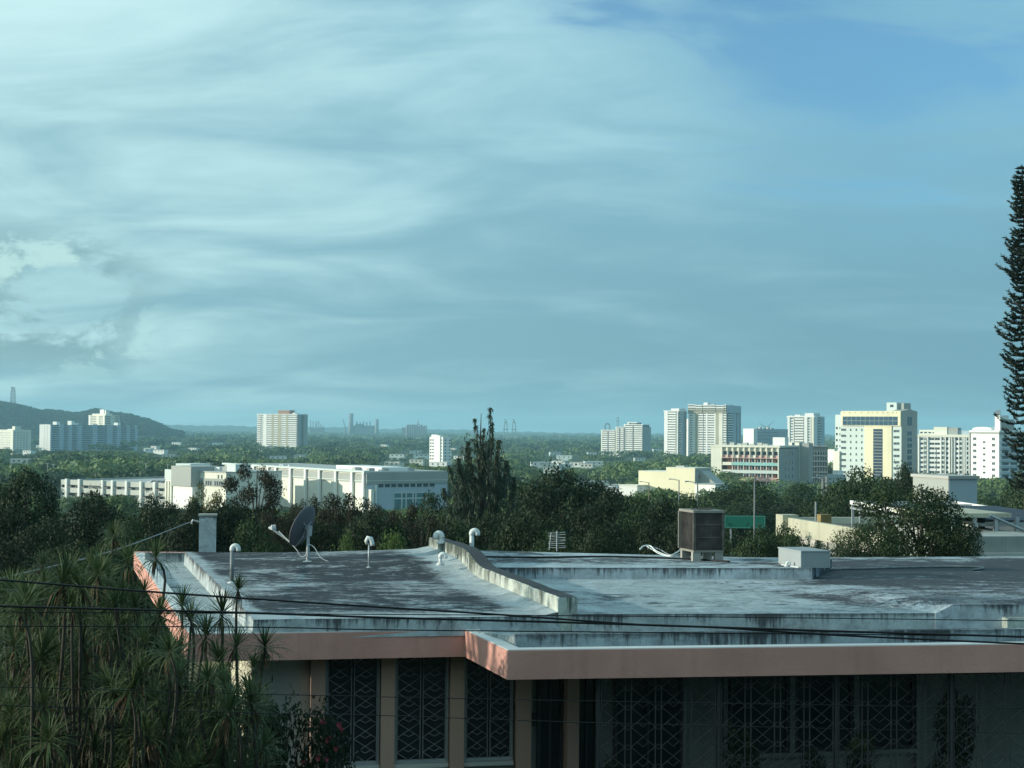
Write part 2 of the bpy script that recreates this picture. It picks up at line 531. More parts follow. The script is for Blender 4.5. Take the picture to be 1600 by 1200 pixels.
RP = [(-500, 660), (200, 663), (300, 665), (420, 666), (520, 668), (640, 670), (760, 673), (900, 677), (1010, 678), (1100, 677), (1170, 677), (1300, 680), (1600, 682), (2100, 686)]
vs, fs = [], []
pxs = np.linspace(-500, 2100, 420)
RD = 9500.0
for j, (dd, k) in enumerate([(-900, 0.0), (-450, 0.55), (-120, 0.93), (0, 1.0), (500, 0.8), (1500, 0.0)]):
    for i, px in enumerate(pxs):
        py = float(np.interp(px, [p[0] for p in RP], [p[1] for p in RP])) + 1.2 * math.sin(px * 0.05) * math.sin(px * 0.017 + 1) + 0.7 * math.sin(px * 0.31)
        p = at(px, py, RD)
        vs.append((p.x * (1 + dd / RD), RD + dd, -36 + (p.z + 36) * k))
nx = len(pxs)
fs = [(j * nx + i, j * nx + i + 1, (j + 1) * nx + i + 1, (j + 1) * nx + i) for j in range(5) for i in range(nx - 1)]
o = MB().add(vs, fs).build('far_hills', 'forest_hill', smooth=True)
o['kind'] = 'structure'


# ------------------------------------------------------------------ the house with the flat roof
def v2(p):
    return Vector((p[0], p[1]))


A, B, C, Dp, E = (v2(onz(*q, 3.0)) for q in ((209, 863), (295, 992), (726, 985), (793, 1017), (1600, 1007)))
hu = (E - Dp).normalized()
hv = (A - B).normalized()
E2 = Dp + hu * 14.5
R2 = E2 + hv * 12.2
A2 = A
HL = Vector((B.x, B.y, 0))
house = thing('flat_roof_house', 'low pink trimmed house with stepped flat mildewed roof and iron grilles', 'house', HL)


def hb(mb, name, mats, parent=house, smooth=False):
    """house part: mesh in world coordinates under the root at HL"""
    return mb.build(name, mats, parent, -HL if parent is house else (0, 0, 0), 0.0, smooth)


def inset(chain, t):
    res = []
    n = len(chain)
    for i, p in enumerate(chain):
        ns = []
        for q0, q1 in ((chain[i - 1], p) if i > 0 else (None, None), (p, chain[i + 1]) if i < n - 1 else (None, None)):
            if q0 is None:
                continue
            dd = (q1 - q0).normalized()
            ns.append(Vector((-dd.y, dd.x)))
        if len(ns) == 1:
            res.append(p + ns[0] * t)
        else:
            m = (ns[0] + ns[1]).normalized()
            res.append(p + m * (t / m.dot(ns[0])))
    return res


chain = [A, B, C, Dp, E2]
inn = inset(chain, 0.17)
for i in range(4):
    poly = [chain[i], chain[i + 1], inn[i + 1], inn[i]]
    hb(MB().prism(poly, 2.64, 3.0), 'fascia', 'pink')
cap_o, cap_i = inset(chain, 0.012), inset(chain, 0.20)
for i in range(4):
    poly = [cap_o[i], cap_o[i + 1], cap_i[i + 1], cap_i[i]]
    hb(MB().prism(poly, 2.99, 3.012), 'edge_coating', 'white_cap')
hb(MB().prism([R2, A2, A2 - hv * 0.17, R2 - hv * 0.17], 2.64, 3.02), 'fascia', 'pink')
sl_in = inset(chain, 0.165)
mb = MB()
mb.prism(sl_in + [R2 - hv * 0.15, A2 - hv * 0.15], 2.68, 2.965)
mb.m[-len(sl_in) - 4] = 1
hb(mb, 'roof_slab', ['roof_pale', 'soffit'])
# low kerb closing the shelf at the rear left
k0 = onz(226, 878, 2.97)
k1 = onz(289, 878, 2.97)
hb(MB().prism([(k0.x, k0.y), (k1.x, k1.y), (k1.x - .05, k1.y + .15), (k0.x - .05, k0.y + .15)], 2.95, 3.15), 'kerb', 'kerb_pale')

# left roof: raised slab that ramps up towards the rear along the dividing beam
L00, L10, L11, L01 = onz(396, 966, 3.2), onz(872, 960, 3.2), onz(670, 857, 3.41), onz(289, 862, 3.23)


def sst(a, b, x):
    t = min(1, max(0, (x - a) / (b - a)))
    return t * t * (3 - 2 * t)


def left_z(s, t):
    return 3.2 + 0.03 * t * (1 - s) + 0.21 * sst(0.52, 0.76, t) * s ** 1.6 + 0.05 * math.exp(-((1 - s) / 0.035) ** 2) - 0.02 * math.exp(-(t / 0.05) ** 2)


GS, GT = 44, 36
vs = []
for j in range(GT + 1):
    for i in range(GS + 1):
        s, t = i / GS, j / GT
        p = (L00 * (1 - s) + L10 * s) * (1 - t) + (L01 * (1 - s) + L11 * s) * t
        vs.append((p.x, p.y, left_z(s, t)))
nx = GS + 1
mb = MB().add(vs, [(j * nx + i, j * nx + i + 1, (j + 1) * nx + i + 1, (j + 1) * nx + i) for j in range(GT) for i in range(GS)])
_bd = (v2(L11) - v2(L10)).normalized()
_fd = (v2(L10) - v2(L00)).normalized()
_ld = (v2(L01) - v2(L00)).normalized()
mat_roof('roof_dark', (0.42, 0.48, 0.51), (0.022, 0.027, 0.034), 0.485, 0.585, edges=((L10.x, L10.y, -_bd.y, _bd.x, 0.8, 0.20), (L00.x, L00.y, -_fd.y, _fd.x, 0.7, 0.20), (L00.x, L00.y, _ld.y, -_ld.x, 0.3, 0.12)))
hb(mb, 'roof_deck', 'roof_dark', smooth=True)
rim = [(i, 0) for i in range(GS + 1)] + [(GS, j) for j in range(1, GT + 1)] + [(i, GT) for i in range(GS - 1, -1, -1)] + [(0, j) for j in range(GT - 1, 0, -1)]
mb = MB()
n = len(rim)
top = [vs[j * nx + i] for i, j in rim]
cen = Vector((sum(p[0] for p in top) / n, sum(p[1] for p in top) / n, 0))
low = []
for p in top:
    q = Vector((p[0] - cen.x, p[1] - cen.y, 0)).normalized() * 0.05
    low.append((p[0] + q.x, p[1] + q.y, 2.93))
mb.add([(p[0], p[1], p[2] + 0.001) for p in top] + low, [(i, n + i, n + (i + 1) % n, (i + 1) % n) for i in range(n)])
hb(mb, 'deck_edge', 'kerb_pale')

# dividing beam, stepping up with the roof
bd = (v2(L11) - v2(L10))
bl = bd.length
bdir = bd.normalized()
bp = Vector((bdir.y, -bdir.x))
NB = 40
vs, fs, ms_ = [], [], []
for i in range(NB + 1):
    t = i / NB
    p = v2(L10) + bd * t
    zb = 2.94
    zt = 3.2 + 0.215 * sst(0.50, 0.68, t) + 0.235 - 0.02 * sst(0.8, 1.0, t)
    w = 0.28
    wob = 0.003 * math.sin(i * 1.9) + 0.003 * math.sin(i * 0.83)
    e = 0.018
    for q, z in ((0.0, zb), (0.0, zt - e + wob), (e, zt + wob), (w - e, zt + wob), (w, zt - e + wob), (w, zb)):
        pp = p + bp * q
        vs.append((pp.x, pp.y, z))
mbs, mbt = MB(), MB()
for i in range(NB):
    a, b = i * 6, (i + 1) * 6
    fs += [(a + 0, b + 0, b + 1, a + 1), (a + 1, b + 1, b + 2, a + 2), (a + 2, b + 2, b + 3, a + 3), (a + 3, b + 3, b + 4, a + 4), (a + 4, b + 4, b + 5, a + 5)]
    ms_ += [0, 0, 1, 1, 0]
fs += [(0, 1, 2, 3, 4, 5), tuple(NB * 6 + k for k in (5, 4, 3, 2, 1, 0))]
ms_ += [0, 0]
mb = MB()
mb.add(vs, [f[::-1] for f in fs])
mb.m = ms_
beam = hb(mb, 'dividing_beam', ['beam_side', 'beam_top'])

# right roof
f0 = v2(L10) + bp * 0.20 - bdir * 0.02
fr = onz(1485, 958, 3.2)
fdir = (v2(fr) - f0).normalized()
f1 = f0 + fdir * 13.5
rr0 = v2(L11) + bp * 0.2
rr1 = f1 + hv * 10.0
hb(MB().prism([f0, f1, rr1, rr0], 2.93, 3.2), 'roof_deck', 'roof_pale')
mbk = MB()
seg = 30
for k in range(2):
    pass
# its front face, a rough plastered riser 4 mm proud
q0, q1 = f0 + Vector((fdir.y, -fdir.x)) * 0.004, f1 + Vector((fdir.y, -fdir.x)) * 0.004
hb(MB().prism([q0 - Vector((fdir.y, -fdir.x)) * -0.02, q1 - Vector((fdir.y, -fdir.x)) * -0.02, q1, q0], 2.94, 3.203), 'riser', 'kerb_pale')
c0, c1 = v2(onz(752, 904, 3.2)), v2(onz(1268, 905, 3.2))
c2, c3 = v2(onz(1300, 874, 3.39)), v2(onz(745, 860, 3.39))
hb(MB().prism([c0, c1, c2, c3], 3.1, 3.39), 'roof_deck', 'roof_rear')
cd = (c1 - c0).normalized()
cn = Vector((cd.y, -cd.x))
hb(MB().prism([c0 + cn * 0.03, c1 + cn * 0.03, c1 + cn * 0.003, c0 + cn * 0.003], 3.15, 3.393), 'riser', 'kerb_rear')
# front kerb close behind the fascia
g0 = v2(onz(764, 1013, 2.97))
ud = hu
un = Vector((-ud.y, ud.x))
g0 = inn[3] + ud * 0.02 + un * 0.28
hb(MB().prism([g0, g0 + ud * 13.6, g0 + ud * 13.6 + un * 0.14, g0 + un * 0.14], 2.95, 3.14), 'kerb', 'kerb_front')
g1 = inn[2] + (inn[2] - inn[3]).normalized() * -0.0
# rough end of the kerb running back beside the return
hb(MB().prism([g0 + un * 0.15, g0 + un * 0.15 + ud * 0.16, g0 + un * 1.5 + ud * 0.16 - ud * 0.42, g0 + un * 1.5 - ud * 0.42], 2.95, [3.10, 3.10, 3.0, 3.0]), 'kerb', 'kerb_pale')
# raised wedge at the right
w0 = v2(onz(1486, 958, 3.2))
wn = Vector((fdir.y, -fdir.x))
vs, NI, NJ = [], 24, 12
for j in range(NJ + 1):
    for i in range(NI + 1):
        a0_ = -0.25 - 2.4 * j / NJ
        a_ = a0_ + (6 - a0_) * i / NI
        c_ = 0.05 - 4.6 * j / NJ
        rise = 0.122 * (1 - sst(0.0, 1.0, j / NJ)) * sst(a0_, a0_ + 0.3 + 2.0 * j / NJ, a_)
        p = w0 + fdir * a_ + wn * c_
        vs.append((p.x, p.y, 3.203 + rise))
nx = NI + 1
mb = MB().add(vs, [(j * nx + i, j * nx + i + 1, (j + 1) * nx + i + 1, (j + 1) * nx + i) for j in range(NJ) for i in range(NI)])
hb(mb, 'roof_wedge', 'wedge_pale')
hb(MB().prism([w0 + wn * 0.051 - fdir * 0.25, w0 + wn * 0.051 - fdir * 0.001, w0 - wn * 0.01 - fdir * 0.001, w0 - wn * 0.01 - fdir * 0.25], 2.95, [3.2, 3.322, 3.322, 3.2]), 'riser', 'wedge_pale')
hb(MB().prism([w0 + wn * 0.05, w0 + wn * 0.05 + fdir * 6, w0 + fdir * 6 - wn * 0.01, w0 - wn * 0.01], 2.95, 3.324), 'riser', 'wedge_pale')
w1 = v2(onz(1574, 986, 2.97))
hb(MB().prism([w1, w1 + ud * 1.2, w1 + ud * 1.2 + un * 0.2, w1 + un * 0.2], 2.95, 3.15), 'kerb', 'beam_side')

# walls under the eaves (one long line, left wing to veranda)
bc = (C - B).normalized()
bn = Vector((-bc.y, bc.x))
W0 = B + bn * 0.75
wn3 = Vector((-bn.x, -bn.y, 0))


def wp(px, py=1120):
    """distance along the wall line of a pixel"""
    p = onv(px, py, Vector((W0.x, W0.y, 0)), Vector((bn.x, bn.y, 0)))
    return (v2(p) - W0).dot(bc), p.z


def wseg(px0, px1, z0, z1, y0, y1, mb=None, m=0):
    u0, u1 = wp(px0)[0], wp(px1)[0]
    return wsegu(u0, u1, z0, z1, y0, y1, mb, m)


def wsegu(u0, u1, z0, z1, y0, y1, mb=None, m=0):
    """box on the wall line; y0..y1 measured outwards (towards the camera)"""
    mb = mb or MB()
    P0, P1 = W0 + bc * u0, W0 + bc * u1
    return mb.prism([P0 - bn * y1, P1 - bn * y1, P1 - bn * y0, P0 - bn * y0], z0, z1, m)


uL = wp(396)[0]
uV = wp(934)[0]
hb(wsegu(uL, uV, 0, 2.675, -0.2, 0.0), 'front_wall', 'wall_grey')
mat_plain('veranda_wall', (0.26, 0.255, 0.235), 0.85, 0.15, 0.9, streak=0.25)  # darker than the front wall to deepen the veranda's shade
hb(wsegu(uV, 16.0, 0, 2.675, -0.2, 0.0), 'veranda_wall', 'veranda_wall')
cL = W0 + bc * uL
hb(MB().prism([cL - Vector((0.0, 0)) + bn * 0.2, cL + bn * 0.2 + bc * 0.2, cL + bc * 0.2 + hv * 11.8, cL + hv * 11.8], 0, 2.674), 'side_wall', 'wall_cream')
cr = W0 + bc * 16.0
hb(MB().prism([cL + hv * 11.6 + bc * 0.2, cr + hv * 11.0, cr + hv * 11.2, cL + hv * 11.8 + bc * 0.2], 0, 2.673), 'rear_wall', 'wall_cream')
for a_, b_ in ((484, 506), (593, 614), (700, 722), (803, 826), (879, 897)):
    hb(wseg(a_, b_, 0, 2.677, 0.002, 0.20 if a_ < 850 else 0.32), 'pillar', 'tan')
SILL = wp(650, 1190)[1]


def glazed(px0, px1, z0, z1, kind, y=0.02, name='window'):
    u0, u1 = wp(px0)[0], wp(px1)[0]
    fr = MB()
    b = 0.045
    for (a0, a1, c0_, c1_) in ((u0, u0 + b, z0, z1), (u1 - b, u1, z0, z1), (u0 + b, u1 - b, z0, z0 + b), (u0 + b, u1 - b, z1 - b, z1)):
        wsegu(a0, a1, c0_, c1_, y, y + 0.06, fr)
    nl = 3 if u1 - u0 > 1.1 else 1
    for k in range(1, nl + 1):
        um = u0 + (u1 - u0) * k / (nl + 1)
        if nl > 1 or kind == 'door':
            wsegu(um - 0.02, um + 0.02, z0 + b, z1 - b, y, y + 0.05, fr)
    w = hb(fr, name, 'galvanised' if kind == 'jalousie' else 'iron_dark')
    pn = wsegu(u0 + b, u1 - b, z0 + b, z1 - b, y, y + 0.015)
    if kind == 'jalousie':
        nsl = int((z1 - z0 - 2 * b) / 0.10)
        hb_pane = obj('pane', pn.mesh('pane', 'interior'), w)  # near-black sheet stands in for the dark room behind the louvres
        slat = None
        for k in range(nsl):
            zz = z0 + b + 0.02 + k * 0.10
            P0, P1 = W0 + bc * (u0 + b + .005), W0 + bc * (u1 - b - .005)
            q = [(P0 - bn * (y + 0.034)), (P1 - bn * (y + 0.034)), (P1 - bn * (y + 0.026)), (P0 - bn * (y + 0.026))]
            if slat is None:
                z00 = zz
                sm = MB().prism(q, [zz, zz, zz + 0.012, zz + 0.012], [zz + .094, zz + .094, zz + .1005, zz + .1005]).mesh('louvre', 'house_glass')
                slat = True
            obj('louvre', sm, w, (0, 0, zz - z00))
    else:
        obj('pane', pn.mesh('pane', 'dark_glass'), w)
    return w


def bars(mb, pts, r=0.007):
    mb.tube(pts, r, 4, 0, False)


def chevrons(u0, u1, z0, z1, y, period=0.24, r=0.006):
    """diamond pattern with nested chevrons between two uprights, on the wall line"""
    mb = MB()

    def pt(u, z):
        p = W0 + bc * u - bn * y
        return (p.x, p.y, z)
    um = (u0 + u1) / 2
    for ua, ub in ((u0, um - 0.02), (um + 0.02, u1)):
        mm = (ua + ub) / 2
        z = z0
        while z + period <= z1 + 0.01:
            bars(mb, [pt(ua, z + period / 2), pt(mm, z + period), pt(ub, z + period / 2), pt(mm, z), pt(ua, z + period / 2)], r)
            bars(mb, [pt(ua + (mm - ua) * 0.45, z + period * 0.78), pt(mm, z + period * 0.55), pt(ub + (mm - ub) * 0.45, z + period * 0.78)], r)
            z += period
        bars(mb, [pt(ua, z0), pt(ua, z1)], r * 1.2)
        bars(mb, [pt(ub, z0), pt(ub, z1)], r * 1.2)
    return mb


for a_, b_ in ((507, 592), (615, 699), (723, 800)):
    glazed(a_, b_, SILL, 2.62, 'jalousie')
    u0, u1 = wp(a_ + 1)[0], wp(b_ - 1)[0]
    hb(chevrons(u0 + 0.03, u1 - 0.03, SILL + 0.05, 2.6, 0.12, 0.21, 0.006), 'grille', 'iron_window')
    hb(wsegu(u0 - 0.01, u1 + 0.01, SILL - 0.06, SILL - 0.004, 0.001, 0.15), 'sill', 'sill')
glazed(838, 878, 0.02, 2.6, 'door', name='glass_door')
glazed(898, 932, 0.02, 2.6, 'door', name='glass_door')
glazed(958, 1064, 0.02, 2.55, 'door', name='glass_door')
glazed(1138, 1230, 1.05, 2.55, 'window')
glazed(1239, 1330, 1.05, 2.55, 'window')
glazed(1339, 1426, 1.05, 2.55, 'window')
for px in (1230.5, 1330.5):
    hb(wseg(px, px + 8, 1.0, 2.6, 0.001, 0.1), 'mullion', 'veranda_wall')
for a_, b_ in ((1064, 1070), (1128, 1134), (1428, 1434), (1488, 1494)):
    hb(wseg(a_, b_, 0, 2.66, 0.001, 0.09), 'pilaster', 'veranda_wall')
hb(wseg(1132, 1430, 0.98, 1.045, 0.001, 0.14), 'sill', 'veranda_wall')
# little lamp beside the door
bx_ = wp(829, 1123)
hb(wsegu(bx_[0] - 0.05, bx_[0] + 0.05, bx_[1] - 0.09, bx_[1] + 0.09, 0.002, 0.12), 'door_lamp', 'iron_dark')

# veranda grille panels just behind the right-hand fascia
VG0 = Dp + hu * 0.0
vn = Vector((-hu.y, hu.x))


def vgu(px):
    p = onv(px, 1120, Vector((VG0.x, VG0.y, 0)) + Vector((vn.x, vn.y, 0)) * 0.35, Vector((vn.x, vn.y, 0)))
    return (v2(p) - VG0).dot(hu)


def vp(u, z, off=0.35):
    p = VG0 + hu * u + vn * off
    return (p.x, p.y, z)


ug = vgu(934)
mod = (vgu(1304) - vgu(1120)) / 4
pan = MB()
nm = 4
for k in range(nm):
    ua = k * mod
    g = 0.040
    z = 0.05
    per = 0.253
    for uu in (ua + g, ua + mod - g):
        pan.tube([vp(uu, 0.02), vp(uu, 2.6)], 0.008, 4, 0, False)
    while z + per < 2.66:
        zc = z + per / 2
        x0, x1 = ua + g, ua + mod - g
        xm = (x0 + x1) / 2
        for pts in ([vp(x0, zc), vp(xm, z + per), vp(x1, zc)], [vp(x0, zc), vp(xm, z), vp(x1, zc)]):
            pan.tube(pts, 0.006, 4, 0, False)
        pan.tube([vp(x0 + (xm - x0) * .5, z + per * .75), vp(xm, z + per * .5), vp(x1 + (xm - x1) * .5, z + per * .75)], 0.0055, 4, 0, False)
        ring = [vp(ua + mod + 0.032 * math.cos(w), zc + 0.032 * math.sin(w)) for w in np.linspace(0, 2 * math.pi, 9)]
        pan.tube(ring, 0.005, 3, 0, False)
        z += per
for zz in (0.03, 1.30, 2.58):
    pan.tube([vp(0, zz), vp(nm * mod, zz)], 0.011, 4, 0, False)
pm = pan.mesh('grille', 'iron_pale')
pst = MB()
a3 = VG0 + vn * 0.33
pst.prism([a3 - hu * 0.02, a3 + hu * 0.02, a3 + hu * 0.02 + vn * 0.04, a3 - hu * 0.02 + vn * 0.04], 0, 2.672)
psm = pst.mesh('grille_post', 'iron_dark')
k = 0
while ug + k * nm * mod < 8.5:
    sh = hu * (ug + k * nm * mod)
    g = obj('grille', pm, house, -HL + Vector((sh.x, sh.y, 0)))
    obj('grille_post', psm, house, -HL + Vector((sh.x, sh.y, 0)))
    k += 1

# ------------------------------------------------------------------ things on the roof
p0 = onz(324, 861, 3.23)
S = p0.y / F
t = thing('chimney_pillar', 'white plastered square pillar standing at the rear edge of the mildewed roof', 'pillar', (p0.x, p0.y, 3.2), math.atan2(hu.y, hu.x))
hgt = 55 * S + 0.03
MB().prism([(-0.165, -0.16), (0.165, -0.16), (0.165, 0.16), (-0.165, 0.16)], 0, hgt).build('shaft', 'pillar_white', t)
MB().prism([(-0.185, -0.18), (0.185, -0.18), (0.185, 0.18), (-0.185, 0.18)], hgt - 0.001, hgt + 0.035).build('cap', 'concrete', t)
br = MB().tube([(-0.17, -0.1, hgt - 0.12), (-0.30, -0.12, hgt - 0.08), (-0.32, -0.12, hgt - 0.16)], 0.02, 6)
br.build('cable_bracket', 'galvanised', t)
PILLAR_TOP = Vector((p0.x, p0.y, 3.2)) + Vector((-0.32, -0.12, hgt - 0.12))


def gooseneck(px, py_base, py_top, z, r, bend, label, flip=1, stem_mat='pvc_white', name='vent_pipe'):
    b = onz(px, py_base, z)
    s = b.y / F
    h = (py_base - py_top) * s - bend - r
    t = thing(name, label, 'vent pipe', (b.x, b.y, z - 0.01), 0.0, None)
    MB().tube([(0, 0, 0), (0, 0, h)], r, 12).build('stem', stem_mat, t, smooth=True)
    pts = [(0, 0, h - 0.03)] + [(flip * bend * (1 - math.cos(w)), 0, h + bend * math.sin(w)) for w in np.linspace(0, math.pi, 11)] + [(flip * 2 * bend, 0, h - 0.035)]
    MB().tube(pts, r * 1.22, 12).build('elbow', 'pvc_white', t, smooth=True)
    MB().tube([(0, 0, 0.0), (0, 0, 0.03), (0, 0, 0.05)], [r * 2.6, r * 2.0, r * 1.15], 12).build('flashing', 'white_cap', t, smooth=True)
    return t


gooseneck(362, 912, 849, 3.2, 0.034, 0.050, 'tall grey vent pipe with white hooked top near the raised roof edge', 1, 'pvc_grey')
gooseneck(737, 859, 825, 3.39, 0.045, 0.055, 'white hooked vent pipe standing on the roof to the right of the beam')
zb = 3.62
gooseneck(690, 848, 829, zb, 0.045, 0.055, 'short white hooked vent standing on top of the dividing beam', -1)
gooseneck(688, 882, 862, 3.395, 0.030, 0.045, 'small low white bent vent at the foot of the dividing beam', 1)
b = onz(576, 888, 3.26)
t = thing('vent_hood', 'thin pole with a small white drooping hood on the dark roof', 'vent pipe', (b.x, b.y, 3.25))
s = b.y / F
MB().tube([(0, 0, 0), (0, 0, 40 * s)], 0.014, 8).build('stem', 'galvanised', t, smooth=True)
MB().tube([(-0.035, 0, 38 * s), (-0.05, 0, 43 * s), (-0.02, 0, 48 * s), (0.03, 0, 47 * s), (0.06, 0, 40 * s), (0.065, 0, 36 * s)], [0.02, 0.034, 0.045, 0.045, 0.04, 0.036], 10).build('hood', 'pvc_white', t, smooth=True)
MB().tube([(0, 0, -0.01), (0, 0, 0.015), (0, 0, 0.04)], [0.16, 0.08, 0.02], 12).build('flashing', 'white_cap', t, smooth=True)

# satellite dish, seen from behind and the side
b = onz(481, 879, 3.25)
s = b.y / F
DI = thing('satellite_dish', 'grey satellite dish on a short mast on the dark roof', 'satellite dish', (b.x, b.y, 3.24))
nrm = Vector((-0.85, 0.36, 0.38)).normalized()
cen = Vector(((470 - 481) * s, 0.10, (879 - 822) * s))
e1 = nrm.cross(Vector((0, 0, 1))).normalized()
e2 = e1.cross(nrm)
vs, fs = [], []
NR, NA = 7, 28
for layer in (0, 1):
    for i in range(NR + 1):
        r = i / NR
        for k in range(NA):
            w = 2 * math.pi * k / NA
            dep = 0.085 * (r * r - 1) - 0.012 * layer
            p = cen + e1 * (0.38 * r * math.cos(w)) + e2 * (0.42 * r * math.sin(w)) + nrm * dep
            vs.append(tuple(p))
L = (NR + 1) * NA
for layer in (0, 1):
    for i in range(NR):
        for k in range(NA):
            k2 = (k + 1) % NA
            f = (layer * L + i * NA + k, layer * L + (i + 1) * NA + k, layer * L + (i + 1) * NA + k2, layer * L + i * NA + k2)
            fs.append(f if layer == 0 else f[::-1])
for k in range(NA):
    k2 = (k + 1) % NA
    fs.append((NR * NA + k, L + NR * NA + k, L + NR * NA + k2, NR * NA + k2))
MB().add(vs, fs).build('reflector', 'dish_grey', DI, smooth=True)
back = cen - nrm * 0.10
MB().tube([(0, 0, 0.0), (0, 0, 0.12), (0.0, 0, back.z - 0.10), tuple(Vector((0.02, 0.02, back.z - 0.02)))], [0.04, 0.032, 0.030, 0.028], 10).build('mast', 'galvanised', DI, smooth=True)
mb = MB()
mb.tube([(0.02, 0.0, back.z - 0.14), (0.03, 0.0, back.z + 0.05)], [0.05, 0.05], 8)
mb.tube([(0.02, 0.0, back.z - 0.02), tuple(back)], [0.04, 0.05], 8)
for sgn in (-1, 1):
    mb.tube([tuple(back + e2 * 0.02), tuple(back + e1 * 0.14 * sgn + e2 * 0.12 + nrm * 0.03)], 0.014, 6)
mb.tube([tuple(back), tuple(back - e2 * 0.18 + nrm * 0.03)], 0.016, 6)
mb.build('mount_bracket', 'galvanised', DI)
tip = Vector(((424 - 481) * s, 0.20, (879 - 829) * s))
foot = cen - e2 * 0.40 - nrm * 0.02
mb = MB().tube([tuple(back - e2 * 0.16), tuple(foot), tuple(tip)], 0.018, 6)
mb.build('arm', 'galvanised', DI)
mb = MB()
for k in (-1, 0, 1):
    c_ = tip + e1 * 0.05 * k + Vector((0, 0, 0.02))
    mb.tube([tuple(c_ - nrm * 0.02), tuple(c_ + nrm * 0.05), tuple(c_ + nrm * 0.07)], [0.022, 0.028, 0.016], 8)
    mb.tube([tuple(c_ + Vector((0, 0, 0))), tuple(c_ + Vector((0, 0, 0.075)))], [0.026, 0.018], 8)
mb.build('receiver_head', 'pvc_white', DI)
MB().tube([(0, 0, -0.01), (0, 0, 0.02), (0, 0, 0.05)], [0.30, 0.12, 0.035], 14).build('base', 'white_cap', DI, smooth=True)
cb = cat_rom([tuple(tip + Vector((0.10, 0, -0.02))), ((462 - 481) * s, -0.02, 0.27), ((470 - 481) * s, -0.03, 0.13), (-0.03, -0.05, 0.16), (0.0, -0.05, 0.34), (0.12, -0.05, 0.30), (0.26, -0.05, 0.10), (0.5, -0.10, 0.025), (0.95, -0.3, 0.02)], 8)
MB().tube(cb, 0.007, 6).build('cable', 'pvc_white', DI, smooth=True)

# old television aerial leaning behind the right roof
b = onz(870, 861, 3.39)
s = b.y / F
t = thing('television_aerial', 'old grey television aerial with short cross rods at the rear roof edge', 'aerial', (b.x, b.y, 3.385))
MB().tube([(0, 0, 0), (0, 0, 32 * s)], 0.010, 6).build('mast', 'galvanised', t)
MB().tube([(-12 * s, 0.05, 0.02), (-9 * s, 0.05, 29 * s)], 0.008, 6).build('boom', 'galvanised', t)
rod = None
for k in range(8):
    z = (6 + k * 3.3) * s
    m_ = MB().tube([(-13 * s, 0.05, z + 0.02 - 0.03), (13.5 * s, -0.03, z + 0.012 * (k % 3))], 0.0055, 5) if rod is None else None
    if rod is None:
        rod = m_.mesh('rod', 'galvanised')
        zr = z
    o = obj('rod', rod, t, (0.008 * math.sin(k * 2.3), 0, z - zr))
    o.rotation_euler = (0, 0.08 * math.sin(k * 1.7), 0.15 * math.sin(k * 2.1))

# air conditioning condenser on concrete feet
b = onz(1084.5, 877, 3.39)
s = b.y / F
AC = thing('condenser_unit', 'dark finned air conditioning condenser raised on concrete feet', 'air conditioner', (b.x, b.y, 3.385), math.atan2(hu.y, hu.x))
vloc = Vector((hv.dot(hu), hv.dot(Vector((-hu.y, hu.x)))))
wd_ = 46 * s
dp_ = 0.62
def acp(a_, c_):
    return (a_ + vloc.x * c_, vloc.y * c_)
h0, h1 = 0.17, 0.17 + 63 * s
for a_ in (0.06, wd_ - 0.06):
    for c_ in (0.06, dp_ - 0.06):
        q = acp(a_, c_)
        MB().prism([(q[0] - .075, q[1] - .06), (q[0] + .075, q[1] - .06), (q[0] + .075, q[1] + .06), (q[0] - .075, q[1] + .06)], 0, [h0 - .002] * 4).build('foot', 'concrete', AC)
MB().prism([acp(-.015, -.015), acp(wd_ + .015, -.015), acp(wd_ + .015, dp_ + .015), acp(-.015, dp_ + .015)], h0 - .002, h0 + .035).build('base_pan', 'unit_frame', AC)
MB().prism([acp(.02, .02), acp(wd_ - .02, .02), acp(wd_ - .02, dp_ - .02), acp(.02, dp_ - .02)], h0 + .03, h1 - .02).build('coil', 'coil_dark', AC)
nf = 30
q = acp(0.03, 0.0)
fm = MB().prism([(0, 0), (0.005, 0), (0.005, 0.03), (0, 0.03)], h0 + .035, h1 - .03).mesh('fin', 'coil_dark')
for k in range(nf):
    q = acp(0.03 + (wd_ - .06) * k / (nf - 1), 0.0)
    obj('fin', fm, AC, (q[0], q[1] - 0.006, 0))
fm2 = MB().prism([(0, 0), (0.03, 0), (0.03, 0.005), (0, 0.005)], h0 + .035, h1 - .03).mesh('fin', 'coil_dark')
for k in range(nf):
    q = acp(0.0, 0.03 + (dp_ - .06) * k / (nf - 1))
    obj('fin', fm2, AC, (q[0] - 0.006, q[1], 0))
for zz in (0.36, 0.68):
    z_ = h0 + (h1 - h0) * zz
    MB().prism([acp(-.008, -.012), acp(wd_ + .008, -.012), acp(wd_ + .008, -.004), acp(-.008, -.004)], z_, z_ + .012).build('guard_wire', 'coil_dark', AC)
for a_, c_ in ((0, 0), (wd_, 0), (wd_, dp_), (0, dp_)):
    q = acp(a_, c_)
    wpx = .022 if not (a_ == 0 and c_ == dp_) else .05
    MB().prism([(q[0] - wpx, q[1] - .022), (q[0] + wpx, q[1] - .022), (q[0] + wpx, q[1] + .022), (q[0] - wpx, q[1] + .022)], h0 + .034, h1 - .019).build('corner_post', 'unit_frame' if a_ == 0 and c_ > 0 else 'coil_dark', AC)
MB().prism([acp(-.03, -.03), acp(wd_ + .03, -.03), acp(wd_ + .03, dp_ + .03), acp(-.03, dp_ + .03)], h1 - .02, h1 + .025).build('top_cover', 'unit_frame', AC)
qc = acp(wd_ / 2, dp_ / 2)
mb = MB()
